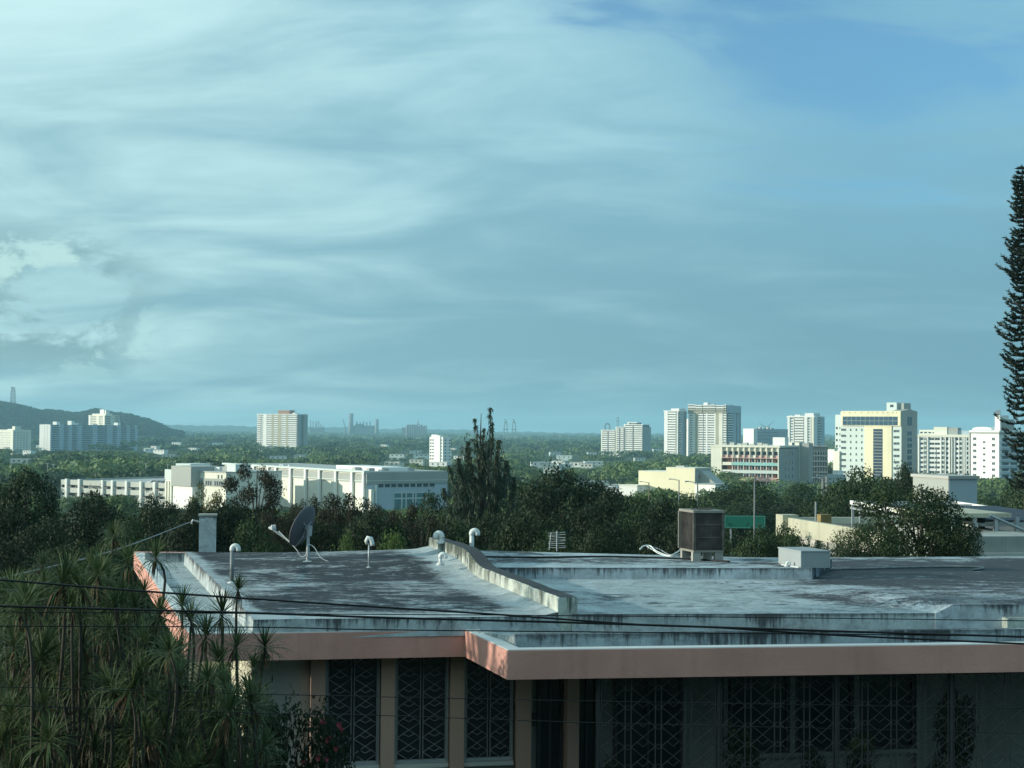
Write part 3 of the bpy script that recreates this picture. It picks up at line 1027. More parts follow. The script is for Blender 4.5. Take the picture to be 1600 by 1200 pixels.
for rr_ in (0.06, 0.13, 0.2):
    mb.tube([(qc[0] + rr_ * math.cos(w), qc[1] + rr_ * math.sin(w), h1 + .04) for w in np.linspace(0, 2 * math.pi, 17)], 0.006, 4, 0, False)
for w in np.linspace(0, math.pi, 4)[:-1]:
    mb.tube([(qc[0] - .2 * math.cos(w), qc[1] - .2 * math.sin(w), h1 + .03), (qc[0] + .2 * math.cos(w), qc[1] + .2 * math.sin(w), h1 + .03)], 0.006, 4)
mb.build('fan_guard', 'iron_dark', AC)

# grey sheet metal box
b = onz(1252, 887, 3.39)
s = b.y / F
GB = thing('metal_box', 'plain grey sheet metal box on the pale rear roof', 'metal box', (b.x, b.y, 3.385), math.atan2(hu.y, hu.x))
wd2 = 46 * s
hh = 25 * s
rl = ray(1217.5, 860)
# depth so that the far left corner falls where the photograph shows it
dd = 1.0
for _ in range(40):
    q = Vector((b.x, b.y)) + hv * dd
    pxq = 800 + F * q.x / q.y
    dd += (pxq - 1217.5) * 0.02
def gp(a_, c_):
    return (a_ + vloc.x * c_, vloc.y * c_)
MB().prism([gp(0, 0), gp(wd2, 0), gp(wd2, dd), gp(0, dd)], 0.0, hh).build('casing', 'unit_grey', GB)
MB().prism([gp(-.012, -.012), gp(wd2 + .012, -.012), gp(wd2 + .012, dd + .012), gp(-.012, dd + .012)], hh - .001, hh + .018).build('lid', 'unit_grey', GB)
for a_ in (0, wd2):
    q = gp(a_, 0)
    MB().prism([(q[0] - .010, q[1] - .006), (q[0] + .010, q[1] - .006), (q[0] + .010, q[1] + .01), (q[0] - .010, q[1] + .01)], 0.002, hh - .002).build('corner_trim', 'galvanised', GB)
MB().prism([gp(-.07, -.03), gp(-.013, -.03), gp(-.013, dd * .6), gp(-.12, dd * .6)], 0.0, 0.022).build('mortar_bed', 'white_cap', GB)
gooseneck(1229, 885, 876, 3.39, 0.018, 0.030, 'tiny white pipe elbow beside the grey metal box', 1)


def roof_line(pts, z, r, name, label, mat, cat='cable', lifts=None, group=None):
    ps = []
    for i, (px, py) in enumerate(pts):
        q = onz(px, py, z)
        ps.append(q)
    if lifts:
        d0 = sum(p.y for p in ps) / len(ps)
        ps = []
        for (px, py), lf in zip(pts, lifts):
            zz = z + r + lf
            q = onz(px, py, zz)
            if abs(q.y - d0) > 4 or q.z > CAMZ:
                q = at(px, py, d0)
            ps.append(q)
    else:
        for q in ps:
            q.z += r
    o = MB().tube(cat_rom(ps, 8), r, 6).build(name, mat, smooth=True)
    tag(o, label, cat, group)
    return o


roof_line([(1000, 858), (1006, 853), (1016, 853), (1024, 860), (1034, 865), (1046, 868), (1058, 863), (1066, 856)], 3.39, 0.014, 'refrigerant_line', 'pale insulated pipe looping up into the dark condenser', 'pvc_white', 'pipe', [0.05, .10, .10, .03, .0, .0, .05, .12])
roof_line([(1012, 858), (1018, 855), (1030, 858), (1044, 866), (1052, 866), (1065, 858)], 3.39, 0.012, 'refrigerant_line', 'dark thin pipe lying beside the pale pipe at the condenser', 'pvc_grey', 'pipe', [0.03, .07, .04, .0, .02, .10])
roof_line([(1010, 853), (1018, 858), (1032, 866), (1048, 869), (1066, 864)], 3.39, 0.010, 'refrigerant_line', 'slim white hose running flat across the roof to the condenser', 'pvc_white', 'pipe', [0.08, .04, .0, .0, .05])
roof_line([(1268, 893), (1300, 891), (1350, 890), (1420, 888), (1490, 887), (1530, 888), (1535, 890), (1520, 892)], 3.2, 0.022, 'garden_hose', 'brown hose lying curled on the dark stained roof', 'pvc_grey', 'hose')
roof_line([(752, 871), (800, 872), (860, 872), (930, 871), (1000, 872), (1080, 875), (1140, 879)], 3.39, 0.018, 'roof_cable', 'black cable lying straight across the pale rear roof', 'cable_black', 'cable')

# ------------------------------------------------------------------ the building whose window the view is taken from (behind the camera)
VB_ = thing('hillside_building', 'plain grey hillside building behind the viewpoint', 'building', (0, -6.6, 0))
MB().box(-9, 9, -6, 6, 0, 8.4).build('wall', 'concrete', VB_)
MB().box(-9.4, 9.4, -6.4, 6.3, 8.4, 8.8).build('roof', 'concrete', VB_)
vw = MB().box(-.9, .9, 6.002, 6.05, 0, 1.4).mesh('window', 'dark_glass')
for z_ in (1.2, 5.1):
    for x_ in range(-7, 8, 3):
        obj('window', vw, VB_, (x_, 0, z_))


# ------------------------------------------------------------------ overhead lines along the street in front
def wire(pts, r, name, label, d0=12.0, x_end=15.0, mat='cable_black'):
    ps = [at(px, py, d0 + 0.0006 * (px - 800)) for px, py in pts]
    a, b = ps[0], ps[1]
    k = (-x_end - a.x) / (b.x - a.x)
    L_ = a + (b - a) * k
    L_.z = a.z + (a.z - b.z) * min(2.0, abs(k)) * 0.5 + 0.1
    a, b = ps[-2], ps[-1]
    k = (x_end - b.x) / (b.x - a.x)
    R_ = b + (b - a) * k
    R_.z = b.z + 0.25
    ps = [L_.lerp(ps[0], k_) for k_ in (0, .25, .5, .75)] + cat_rom(ps, 7) + [ps[-1].lerp(R_, k_) for k_ in (.25, .5, .75, 1)]
    o = MB().tube(ps, r, 6).build(name, mat, smooth=True)
    tag(o, label, 'cable')
    return L_, R_


ends = []
ends.append(wire([(-60, 902), (0, 906), (200, 922), (400, 936), (600, 949), (775, 960), (1000, 976), (1112, 980), (1300, 992), (1600, 1006), (1660, 1008)], 0.0085, 'telephone_cable', 'thick black cable sagging diagonally, highest of the lines over the plants'))
ends.append(wire([(-60, 945), (0, 947), (400, 958), (600, 965), (900, 973), (1300, 986), (1600, 995), (1660, 997)], 0.0095, 'telephone_cable', 'thickest straight black cable crossing just above the pink fascia'))
ends.append(wire([(-60, 955), (0, 956), (600, 960), (900, 962), (1300, 966), (1600, 970), (1660, 971)], 0.004, 'telephone_cable', 'thin nearly level wire crossing the stained riser of the roof'))
ends.append(wire([(-60, 977), (0, 978), (400, 980), (600, 984), (1000, 988), (1300, 991), (1600, 994), (1660, 995)], 0.005, 'telephone_cable', 'thin wire crossing just over the front edge of the pink fascia'))
ends.append(wire([(-60, 1072), (0, 1073), (430, 1085), (800, 1093), (950, 1096), (1430, 1104), (1660, 1108)], 0.0035, 'telephone_cable', 'hair thin upper wire crossing in front of the house windows'))
ends.append(wire([(-60, 1100), (0, 1102), (430, 1115), (600, 1118), (950, 1130), (1450, 1142), (1660, 1148)], 0.0035, 'telephone_cable', 'hair thin lower wire crossing in front of the house windows'))
for i, lab in ((0, 'wooden utility pole carrying the wires beyond the spiky plants'), (1, 'wooden utility pole carrying the wires at the veranda end of the street')):
    ex = [e[i] for e in ends]
    x_, y_ = ex[0].x, sum(e.y for e in ex) / len(ex)
    t = thing('utility_pole', lab, 'utility pole', (x_, y_ + 0.16, 0), 0, 'utility poles')
    MB().tube([(0, 0, 0), (0, 0, 3), (0, 0, 7.2)], [0.16, 0.14, 0.11], 10).build('pole', 'wood_pole', t, smooth=True)
    MB().box(-0.9, 0.9, -0.12, -0.02, 6.7, 6.8).build('crossarm', 'wood_pole', t)
    for e in ex:
        MB().tube([(0, -0.1, e.z), (0, e.y - y_ - 0.16, e.z)], 0.02, 6).build('cable_clamp', 'galvanised', t)
# service drop to the pillar on the roof
g_l = at(-40, 914, 18.0)
pts = [g_l + (g_l - PILLAR_TOP) * 0.35, g_l, g_l * 0.5 + PILLAR_TOP * 0.5 + Vector((0, 0, -0.10)), PILLAR_TOP]
o = MB().tube(cat_rom(pts, 8), 0.010, 6).build('service_cable', 'pvc_grey', smooth=True)
tag(o, 'pale service cable rising to the white roof pillar', 'cable')


# ------------------------------------------------------------------ leaves
def leaf_mesh(name, P, A, Bv, mat, bend=None):
    """P centres, A half length vectors, Bv half width vectors: one diamond leaf each"""
    n = len(P)
    V = np.empty((n, 4, 3), dtype=np.float32)
    V[:, 0] = P - A
    V[:, 1] = P + Bv
    V[:, 2] = P + A
    V[:, 3] = P - Bv
    if bend is not None:
        V[:, 2] += bend
        V[:, 0] += bend
    me = bpy.data.meshes.new(name)
    me.vertices.add(n * 4)
    me.vertices.foreach_set('co', V.reshape(-1))
    me.loops.add(n * 4)
    me.loops.foreach_set('vertex_index', np.arange(n * 4, dtype=np.int32))
    me.polygons.add(n)
    me.polygons.foreach_set('loop_start', np.arange(0, n * 4, 4, dtype=np.int32))
    me.polygons.foreach_set('loop_total', np.full(n, 4, dtype=np.int32))
    me.update(calc_edges=True)
    me.materials.append(M(mat))
    return me


def unit(v):
    return v / np.maximum(np.linalg.norm(v, axis=-1, keepdims=True), 1e-9)


def crown_points(g, lobes, n, shell=0.55):
    lobes = np.array(lobes, dtype=float)          # cx cy cz rx ry rz
    w = (lobes[:, 3] * lobes[:, 4]) ** 1.0
    idx = g.choice(len(lobes), n * 2, p=w / w.sum())
    dirs = unit(g.normal(size=(n * 2, 3)))
    ph = g.uniform(0, 6.28, size=(len(lobes), 6))[idx]
    bump = 0.16 * np.sin(5 * dirs[:, 0] + ph[:, 0]) * np.sin(5 * dirs[:, 1] + ph[:, 1]) + 0.12 * np.sin(9 * dirs[:, 2] + ph[:, 2]) * np.sin(8 * dirs[:, 0] + ph[:, 3])
    r = (shell + (1 - shell) * g.random(n * 2) ** 0.55) * (1 + bump)
    L = lobes[idx]
    P = L[:, :3] + dirs * r[:, None] * L[:, 3:6]
    keep = np.ones(n * 2, bool)
    for k in range(len(lobes)):
        q = (P - lobes[k, :3]) / lobes[k, 3:6]
        keep &= ~((np.linalg.norm(q, axis=1) < 0.62) & (idx != k))
    P, dirs = P[keep][:n], dirs[keep][:n]
    return P, dirs


def leaves_from(g, P, nrm, size, aspect, name, mat, up=0.25, rnd=0.8):
    n = len(P)
    nn = unit(nrm + rnd * g.normal(size=(n, 3)) + np.array([0, 0, up]))
    a = unit(np.cross(nn, g.normal(size=(n, 3))))
    b = np.cross(nn, a)
    s = size * g.uniform(0.6, 1.35, size=(n, 1))
    return leaf_mesh(name, P, a * s * 0.5, b * s * 0.5 * aspect, mat, nn * s * -0.10)


def limbs(g, H, lobes, r0, mat, lean=0.0, name='trunk', zs=0.42):
    mb = MB()
    fork = H * zs
    pts = [(0, 0, -0.6), (0.03 * H * lean, 0, fork * 0.5), (0.05 * H * lean, 0.01 * H, fork)]
    mb.tube(pts, [r0 * 1.25, r0, r0 * 0.8], 8)
    for l in lobes:
        c = Vector(l[:3])
        st = Vector(pts[-1])
        md = st.lerp(c, 0.5) + Vector((g.normal() * 0.2, g.normal() * 0.2, -0.05 * H))
        mb.tube([st - Vector((0, 0, 0.25)), md, c + Vector((0, 0, l[5] * 0.4))], [r0 * 0.55, r0 * 0.36, r0 * 0.1], 6)
    return mb.mesh(name, mat, True)


def lobes_dome(g, H, R, n=9, flat=0.6, zlow=0.48):
    L = [(0, 0, H * 0.74, R * 0.55, R * 0.55, H * 0.24)]
    for k in range(n):
        w = 2 * math.pi * k / n + g.uniform(-0.35, 0.35)
        rr = R * g.uniform(0.42, 0.72)
        z = H * g.uniform(zlow, 0.84)
        rad = R * g.uniform(0.30, 0.48)
        L.append((rr * math.cos(w), rr * math.sin(w), z, rad, rad, rad * flat * g.uniform(0.8, 1.25)))
    L.append((g.normal() * R * 0.15, g.normal() * R * 0.15, H * 0.88, R * 0.33, R * 0.33, H * 0.12))
    return L


class Kind:
    """a tree model: trunk and crown meshes of nominal height H and radius R"""
    def __init__(s, H, R, trunk, crown):
        s.H, s.R, s.trunk, s.crown = H, R, trunk, crown


def make_kind(seed, H, R, n, size, aspect, mat, nl=9, flat=0.65, zlow=0.45, bark='bark', up=0.25, shell=0.55, r0=None, rnd=0.8):
    g = np.random.default_rng(seed)
    lb = lobes_dome(g, H, R, nl, flat, zlow)
    P, d = crown_points(g, lb, n, shell)
    # random stray sprays breaking the outline
    k = n // 14
    i = g.choice(len(P), k)
    P[i] += d[i] * g.uniform(0.05, 0.16, size=(k, 1)) * R
    return Kind(H, R, limbs(g, H, lb, r0 or R * 0.05, bark), leaves_from(g, P, d, size, aspect, 'crown', mat, up, rnd))


def loose_kind(seed, H, R, n, size, mat, nl=26, bark='bark', zlow=0.35, lob=(0.16, 0.30)):
    """an open crown of many small leaf clumps on visible branches"""
    g = np.random.default_rng(seed)
    lb = []
    for k in range(nl):
        w = k * 2.39996 + g.uniform(-0.3, 0.3)
        q = (k + 0.5) / nl
        z = H * (zlow + (0.95 - zlow) * q)
        prof = math.sin(math.pi * min(1, 0.28 + 0.72 * (1 - q))) ** 0.6 if q > 0.3 else 0.75 + 0.25 * q / 0.3
        rr = R * (0.92 - lob[1] * 0.5) * prof * g.uniform(0.35, 1.0)
        rad = R * g.uniform(*lob)
        lb.append((rr * math.cos(w), rr * math.sin(w), z - rad * 0.3, rad, rad, rad * g.uniform(0.55, 0.95)))
    P, d = crown_points(g, lb, n, 0.25)
    mb = MB()
    r0 = R * 0.05
    mb.tube([(0, 0, -0.6), (0.05, 0, H * 0.35), (0, 0.04, H * 0.7), (0, 0, H * 0.95)], [r0 * 1.3, r0, r0 * 0.55, r0 * 0.12], 8)
    for l in lb:
        c = Vector(l[:3])
        z = max(H * 0.18, c.z - 0.22 * H - 0.25 * math.hypot(c.x, c.y))
        st = Vector((0, 0, z))
        mb.tube([st, st.lerp(c, 0.55) + Vector((0, 0, 0.03 * H)), c + Vector((0, 0, l[5] * 0.5))], [r0 * 0.42, r0 * 0.28, r0 * 0.08], 5)
    return Kind(H, R, mb.mesh('trunk', bark, True), leaves_from(g, P, d, size, 0.5, 'crown', mat, 0.25, 0.9))


def plant_tree(kind, x, y, top_z, rad, label, name='broadleaf_tree', cat='tree', group=None, rz=None, base=None):
    z0 = gz(x, y) if base is None else base
    t = thing(name, label, cat, (x, y, z0), random.uniform(0, 6.28) if rz is None else rz, group)
    h = top_z - z0
    k = h / (kind.H * 0.985)
    for nm_, me_ in (('trunk', kind.trunk), ('crown', kind.crown)):
        obj(nm_, me_, t).scale = (rad / kind.R, rad / kind.R, k)
    return t


KD = [make_kind(100 + i, 9.0, 3.6, 15000, 0.20, 0.55, 'leaf_dark', 10, 0.75) for i in range(3)]
KM = [make_kind(120 + i, 9.0, 3.6, 14000, 0.21, 0.55, 'leaf_mid', 11, 0.7) for i in range(2)]
KB = [loose_kind(140 + i, 9.0, 3.0, 17000, 0.13, 'leaf_brown', 30 + 6 * i) for i in range(2)]
KS = [make_kind(150, 4.0, 2.0, 7000, 0.13, 0.5, 'leaf_bright', 9, 0.9, 0.3, shell=0.45)]
KY = [loose_kind(160, 8.0, 3.0, 6500, 0.13, 'leaf_yellow', 20, 'bark', 0.45, (0.14, 0.24))]


def tree_px(kind, px, ytop, wpx, d, label, name='broadleaf_tree', group=None, base=None):
    p = at(px, ytop, d)
    return plant_tree(kind, p.x, d, p.z, wpx * d / F / 2, label, name, 'tree', group, None, base)


# trees one can name, behind the house
tree_px(KD[0], 42, 735, 160, 64, 'big dark round tree in front of the parking garage')
tree_px(KD[1], 150, 772, 150, 62, 'dark spreading tree below the corner of the parking garage')
tree_px(KD[2], 235, 792, 130, 56, 'low dark tree behind the pink corner of the roof')
tree_px(KY[0], 318, 752, 95, 74, 'thin yellow green tree against the white wall of the shopping building')
tree_px(KB[0], 402, 716, 120, 70, 'tall brownish dark tree behind the satellite dish')
tree_px(KB[1], 545, 762, 130, 62, 'reddish brown feathery tree in front of the long white building')
tree_px(KB[0], 478, 770, 90, 66, 'loose dark tree between the dish and the long white building')
tree_px(KB[1], 622, 778, 110, 60, 'brown tinged tree below the glazed corner of the white building')
tree_px(KD[2], 880, 731, 175, 84, 'broad dark domed tree beside the tall weeping tree')
tree_px(KD[0], 968, 766, 120, 76, 'dark tree in front of the blank cream building')
tree_px(KM[0], 812, 752, 90, 98, 'slim dark green tree touching the tall weeping tree')
tree_px(KM[1], 1160, 752, 150, 205, 'leafy green tree in front of the five storey block with coloured balconies')
tree_px(KM[0], 1255, 757, 130, 215, 'rounded green tree beside the corner tower of the coloured block')
tree_px(KM[1], 1345, 733, 150, 125, 'tall green tree below the cream and white office tower')
tree_px(KD[1], 1418, 728, 80, 118, 'narrow dark tree behind the pale rooftop cube')
tree_px(KM[0], 1085, 774, 90, 120, 'green tree at the foot of the blank cream building')
tree_px(KM[0], 1582, 752, 90, 140, 'green tree below the white apartment tower beside the pine')
tree_px(KM[1], 1182, 824, 120, 52, 'bushy green tree under the green highway sign')
tree_px(KS[0], 540, 834, 52, 44, 'small bright green bush beside the thin vent hood')
tree_px(KS[0], 622, 832, 78, 46, 'bright green rounded bush near the rear end of the roof beam')
KN = loose_kind(170, 7.0, 2.6, 24000, 0.115, 'leaf_mid', 34, 'bark', 0.32, (0.20, 0.36))
tree_px(KN, 1440, 748, 215, 45, 'dark leafy tree in front of the neighbouring steel canopy')
tree_px(KN, 1372, 812, 150, 43, 'low spreading tree before the yellow edged neighbouring house')
tree_px(KN, 1500, 808, 110, 44, 'low dark tree before the shuttered neighbouring windows')
tree_px(KN, 1308, 838, 100, 42, 'small dark tree behind the grey metal box')
# the rest of the dark belt of trees on the slope
G1 = 'dark trees on the slope behind the house'
lab1 = 'dark broadleaf tree crowding the slope behind the flat roof'
belt = [(0, 800, 120, 50), (75, 812, 120, 48), (-30, 765, 130, 66), (190, 812, 110, 46), (285, 806, 100, 52), (355, 782, 110, 66), (440, 790, 100, 58),
        (400, 812, 110, 47), (490, 808, 110, 48), (585, 800, 110, 52), (660, 800, 100, 58), (680, 770, 80, 92), (770, 806, 110, 60), (830, 800, 120, 56), (905, 795, 120, 58),
        (985, 800, 130, 60), (1050, 782, 110, 72), (1040, 815, 110, 48), (940, 822, 110, 46), (860, 826, 110, 44), (1082, 800, 90, 66), (1120, 822, 90, 50), (1235, 822, 90, 60),
        (1225, 788, 120, 196), (1290, 790, 120, 100), (1150, 786, 120, 192), (1380, 772, 120, 100), (720, 815, 90, 52), (10, 842, 110, 42), (110, 846, 110, 41), (1560, 790, 90, 110),
        (1000, 775, 100, 95), (920, 762, 100, 100), (1066, 780, 100, 130), (1310, 762, 110, 140), (510, 786, 90, 72), (300, 782, 80, 70), (250, 775, 70, 90)]
for i, (px, yt, w, d) in enumerate(belt):
    kd = (KD + KM[:1])[i % 4] if px < 1060 else (KM + KD[:1])[i % 3]
    if 420 < px < 680:
        kd = (KB + KD)[i % 5]
    wh = ('in front of the parking garage' if px < 290 else 'behind the satellite dish' if px < 480 else 'below the long white building' if px < 690 else 'around the foot of the weeping tree' if px < 930 else 'behind the dark condenser' if px < 1140 else 'around the green highway sign' if px < 1300 else 'beyond the neighbouring steel canopy')
    tree_px(kd, px, yt, w * 1.12, d, 'dark broadleaf tree crowding the slope ' + wh, group='dark trees ' + wh)


# open tree out of view, added to dim the low sun on the house
KW = loose_kind(190, 8.5, 3.4, 2600, 0.17, 'leaf_mid', 30, 'bark', 0.30, (0.20, 0.32))
plant_tree(KW, -15.5, 18.6, 9.0, 3.6, 'unseen open tree added to dapple the sun on the house corner', 'broadleaf_tree', 'tree')


# tall weeping casuarina
def casuarina(px, ytop, d, label):
    g = np.random.default_rng(77)
    top = at(px, ytop, d)
    z0 = gz(top.x, d)
    t = thing('weeping_tree', label, 'tree', (top.x, d, z0))
    H = top.z - z0
    s = d / F
    mb = MB()
    mb.tube([(0, 0, -0.5), (0.1, 0, H * 0.3), (-0.1, 0, H * 0.62), (0, 0, H * 0.97)], [0.26, 0.20, 0.11, 0.015], 8)
    PP, AA = [], []
    heads = [(3, 1.0), (-15, 0.955), (16, 0.945), (8, 0.91), (-26, 0.87), (31, 0.865), (-36, 0.80), (42, 0.79), (-4, 0.84), (14, 0.83), (-18, 0.82), (26, 0.81), (-46, 0.76), (50, 0.72), (-30, 0.74), (36, 0.72), (4, 0.78), (-12, 0.74), (20, 0.74), (-54, 0.66), (58, 0.62), (-42, 0.64), (44, 0.62), (-24, 0.62), (26, 0.60), (0, 0.62), (-56, 0.52), (60, 0.5), (-36, 0.5), (38, 0.5), (12, 0.5), (-14, 0.5)]
    for hx_, hk in heads:
        ang = g.uniform(-1.2, 1.2)
        tx = hx_ * s
        ty = math.sin(ang) * 1.3 * (1.08 - hk) * 3 + g.normal() * 0.25
        b0 = Vector((0, 0, H * max(0.22, hk * 0.58)))
        e = Vector((tx + g.normal() * 0.15, ty, H * (hk - 0.02 * g.random())))
        md = b0.lerp(e, 0.6) + Vector((tx * 0.15 + g.normal() * 0.25, ty * 0.25, -0.02 * H))
        br = cat_rom([b0, md, e], 10)
        mb.tube([br[0], br[5], br[10], br[15], br[20]], [0.09, 0.06, 0.045, 0.028, 0.01], 5)
        nst = 42 if hk > 0.9 else 70 if hk > 0.82 else 105
        for k in range(nst):
            q = g.random() ** 0.7 if hk < 0.82 else [0.55, 0.66, 0.78, 0.9, 1.0][k % 5] - 0.04 * g.random()
            c = br[int(q * 20)]
            out_d = Vector((g.normal(), g.normal(), 0.2)).normalized()
            rad = (0.08 + (0.85 if hk < 0.82 else 0.40) * (1 - q) ** 0.8) * g.uniform(0.3, 1.0)
            tipc = c + out_d * rad
            ln = g.uniform(0.25, 0.75) * (1.25 - 0.65 * q)
            nseg = 5
            for j in range(nseg):
                f = j / nseg
                p = c.lerp(tipc, min(1, f * 1.6)) + Vector((g.normal() * .03, g.normal() * .03, 0.16 * math.sin(f * 3.0) * (1 - f) - ln * f * f * 1.25))
                PP.append(p)
                AA.append(Vector((out_d.x * 0.35 * (1 - f), out_d.y * 0.35 * (1 - f), 0.35 - 1.15 * f)).normalized() * g.uniform(0.13, 0.22))
    # loose drooping sprays filling the body of the crown
    for k in range(620):
        f = 0.30 + 0.56 * g.random() ** 1.15
        w_ = 54 * s * math.sqrt(max(0.02, 1 - ((f - 0.42) / 0.50) ** 2)) * g.random() ** 0.45
        an = g.uniform(0, 6.28)
        c = Vector((3 * s + w_ * math.cos(an), 0.8 * w_ * math.sin(an), H * f + g.normal() * 0.15))
        dr = Vector((math.cos(an), math.sin(an), 0)) * g.uniform(0.1, 0.5)
        nl_ = 9 if f < 0.75 else 7
        ln = g.uniform(0.35, 0.8)
        for j in range(nl_):
            q = j / nl_
            p = c + dr * q + Vector((g.normal() * .05, g.normal() * .05, 0.18 * math.sin(q * 3) - ln * q * q))
            PP.append(p)
            AA.append(Vector((dr.x * (1 - q), dr.y * (1 - q), 0.3 - 1.1 * q)).normalized() * g.uniform(0.10, 0.20))
    P = np.array([tuple(p) for p in PP])
    A_ = np.array([tuple(a) for a in AA])
    Bv = unit(np.cross(A_, g.normal(size=A_.shape))) * g.uniform(0.018, 0.04, size=(len(P), 1))
    obj('crown', leaf_mesh('crown', P, A_, Bv, 'feather'), t)
    mb.build('trunk', 'bark', t, smooth=True)


casuarina(752, 634, 90.0, 'tall dark weeping tree with feathery tips rising above the horizon')


# Cook pine at the right edge
def column_pine(px, ytop, d, label):
    g = np.random.default_rng(5)
    top = at(px, ytop, d)
    z0 = gz(top.x, d)
    t = thing('column_pine', label, 'tree', (top.x, d, z0))
    H = top.z - z0
    MB().tube([(0.35, 0, -0.5), (0.3, 0, H * 0.5), (0.18, 0, H * 0.8), (0, 0, H)], [0.30, 0.20, 0.10, 0.02], 10).build('trunk', 'bark', t, smooth=True)
    PP, AA, WW = [], [], []
    mb = MB()
    z = 8.6
    wh = 0
    while z < H - 0.05:
        fr_ = (H - z) / H
        L_ = min(1.22, 0.14 + 1.3 * min(1, (fr_ / 0.42)) ** 0.62)
        if fr_ > 0.5:
            L_ *= 1 + 0.5 * (fr_ - 0.5)
        L_ *= 1 + 0.17 * math.sin(z * 1.7) + 0.12 * math.sin(z * 4.3 + 1)
        gap = g.random() < 0.12
        nb = 5 if L_ < 0.4 else 9
        w0 = g.uniform(0, 6.28)
        for k in range(nb):
            if gap and g.random() < 0.7:
                continue
            w = w0 + 2 * math.pi * k / nb + g.normal() * 0.12
            L2 = L_ * g.uniform(0.55, 1.15) * (0.6 if z < 10 else 1)
            droop = 0.10 + 0.20 * fr_
            bp_ = []
            for j in range(9):
                f = j / 8
                r_ = L2 * f
                zz = z + L2 * (-droop * math.sin(f * math.pi * 0.75) + 0.30 * f ** 3) + g.normal() * 0.006
                bp_.append(Vector((min(0.32, 0.9 * (H - z) / H) + r_ * math.cos(w), r_ * math.sin(w), zz)))
            mb.tube([bp_[0], bp_[4], bp_[8]], [0.022, 0.018, 0.01], 4, 0, False)
            nn = int(14 + 62 * L2)
            for _ in range(nn):
                f = g.random() ** 0.85
                j = min(7, int(f * 8))
                c = bp_[j].lerp(bp_[j + 1], f * 8 - j)
                dr = Vector((math.cos(w), math.sin(w), 0))
                a_ = (dr * g.uniform(0.3, 1.0) + Vector((g.normal() * 0.55, g.normal() * 0.55, g.uniform(-0.05, 1.0)))).normalized()
                PP.append(c + a_ * 0.07)
                AA.append(a_ * g.uniform(0.08, 0.15))
                WW.append(g.uniform(0.020, 0.040))
        z += (0.20 + 0.13 * fr_) * g.uniform(0.85, 1.2)
        wh += 1
    P = np.array([tuple(p) for p in PP])
    A_ = np.array([tuple(a) for a in AA])
    Bv = unit(np.cross(A_, g.normal(size=A_.shape))) * np.array(WW)[:, None]
    obj('crown', leaf_mesh('crown', P, A_, Bv, 'needle'), t)
    mb.build('branches', 'bark', t)


column_pine(1597, 257, 75.0, 'tall narrow column shaped pine with upturned tips standing alone')


# ------------------------------------------------------------------ dracaena thicket beside the house
def rosette_mesh(seed):
    g = np.random.default_rng(seed)
    mb = MB()
    n = 78
    for k in range(n):
        q = k / n
        th = math.radians(8 + 100 * q ** 0.9 + g.normal() * 7)      # from upright heart leaves to drooping lower ones
        ph = k * 2.39996 + g.normal() * 0.15
        L_ = (0.20 + 0.16 * min(1, q * 2.2)) * g.uniform(0.85, 1.15)
        w = 0.0072 * g.uniform(0.8, 1.2)
        dirh = Vector((math.cos(ph), math.sin(ph), 0))
        side = Vector((-math.sin(ph), math.cos(ph), 0))
        b0 = Vector((0, 0, 0.10 * (1 - q) - 0.04)) + dirh * 0.012
        pts = []
        for j in range(5):
            f = j / 4
            a_ = th + 0.55 * f * f * q
            pts.append(b0 + (dirh * math.sin(a_) + Vector((0, 0, math.cos(a_)))) * (L_ * f))
        ws = [w * 0.7, w, w * 0.95, w * 0.6, 0.0008]
        vs = []
        for p, ww in zip(pts, ws):
            vs += [p - side * ww, p + side * ww]
        mb.add(vs, [(2 * j, 2 * j + 1, 2 * j + 3, 2 * j + 2) for j in range(4)])
    for k in range(16):
        ph = g.uniform(0, 6.28)
        L_ = g.uniform(0.14, 0.30)
        dirh = Vector((math.cos(ph), math.sin(ph), 0))
        side = Vector((-math.sin(ph), math.cos(ph), 0))
        kx = g.uniform(0.15, 0.6)
        pts = [Vector((0, 0, -0.05)) + dirh * 0.012, Vector((0, 0, -0.05 - 0.25 * L_)) + dirh * kx * L_ * 0.6, Vector((0, 0, -0.05 - L_)) + dirh * kx * L_ * 0.8]
        vs = []
        for p, ww in zip(pts, (0.007, 0.008, 0.001)):
            vs += [p - side * ww, p + side * ww]
        mb.add(vs, [(0, 1, 3, 2), (2, 3, 5, 4)], 1)
    return mb.mesh('rosette', ['spike_leaf', 'dead_leaf'])


ROS = [rosette_mesh(300 + i) for i in range(5)]
named = [(178, 838, 16.5), (243, 872, 15.5), (66, 884, 15.5), (108, 915, 14.5), (372, 922, 15.0), (347, 960, 14.6), (322, 994, 14.4), (367, 1012, 14.2), (414, 1012, 14.8), (130, 968, 14), (168, 905, 15),
         (22, 1010, 14), (92, 1040, 13.6), (284, 948, 15), (250, 962, 15), (200, 880, 16), (300, 968, 15.5), (60, 945, 15), (20, 925, 16), (140, 880, 16.5), (225, 925, 15.2), (395, 1045, 14.6), (345, 1035, 14.2), (30, 960, 15.5), (190, 945, 14.4)]
g = np.random.default_rng(42)
TX = [0, 60, 150, 185, 205, 250, 300, 345, 400, 440]
TY = [915, 895, 870, 890, 930, 985, 1050, 1060, 1075, 1120]
spots = list(named)
for k in range(225):
    px = g.uniform(-40, 425) if k < 170 else g.uniform(-40, 330)
    yt = float(np.interp(px, TX, TY))
    py = yt + (1235 - yt) * g.random() ** 0.85
    spots.append((px, py, g.uniform(12.6, 17.0)))
NP = 17
bases = []
for k in range(NP):
    px = -30 + 450 * (k + 0.5) / NP
    bases.append([at(px, 1000, 13.2 + 3.2 * ((k * 7) % NP) / NP), []])
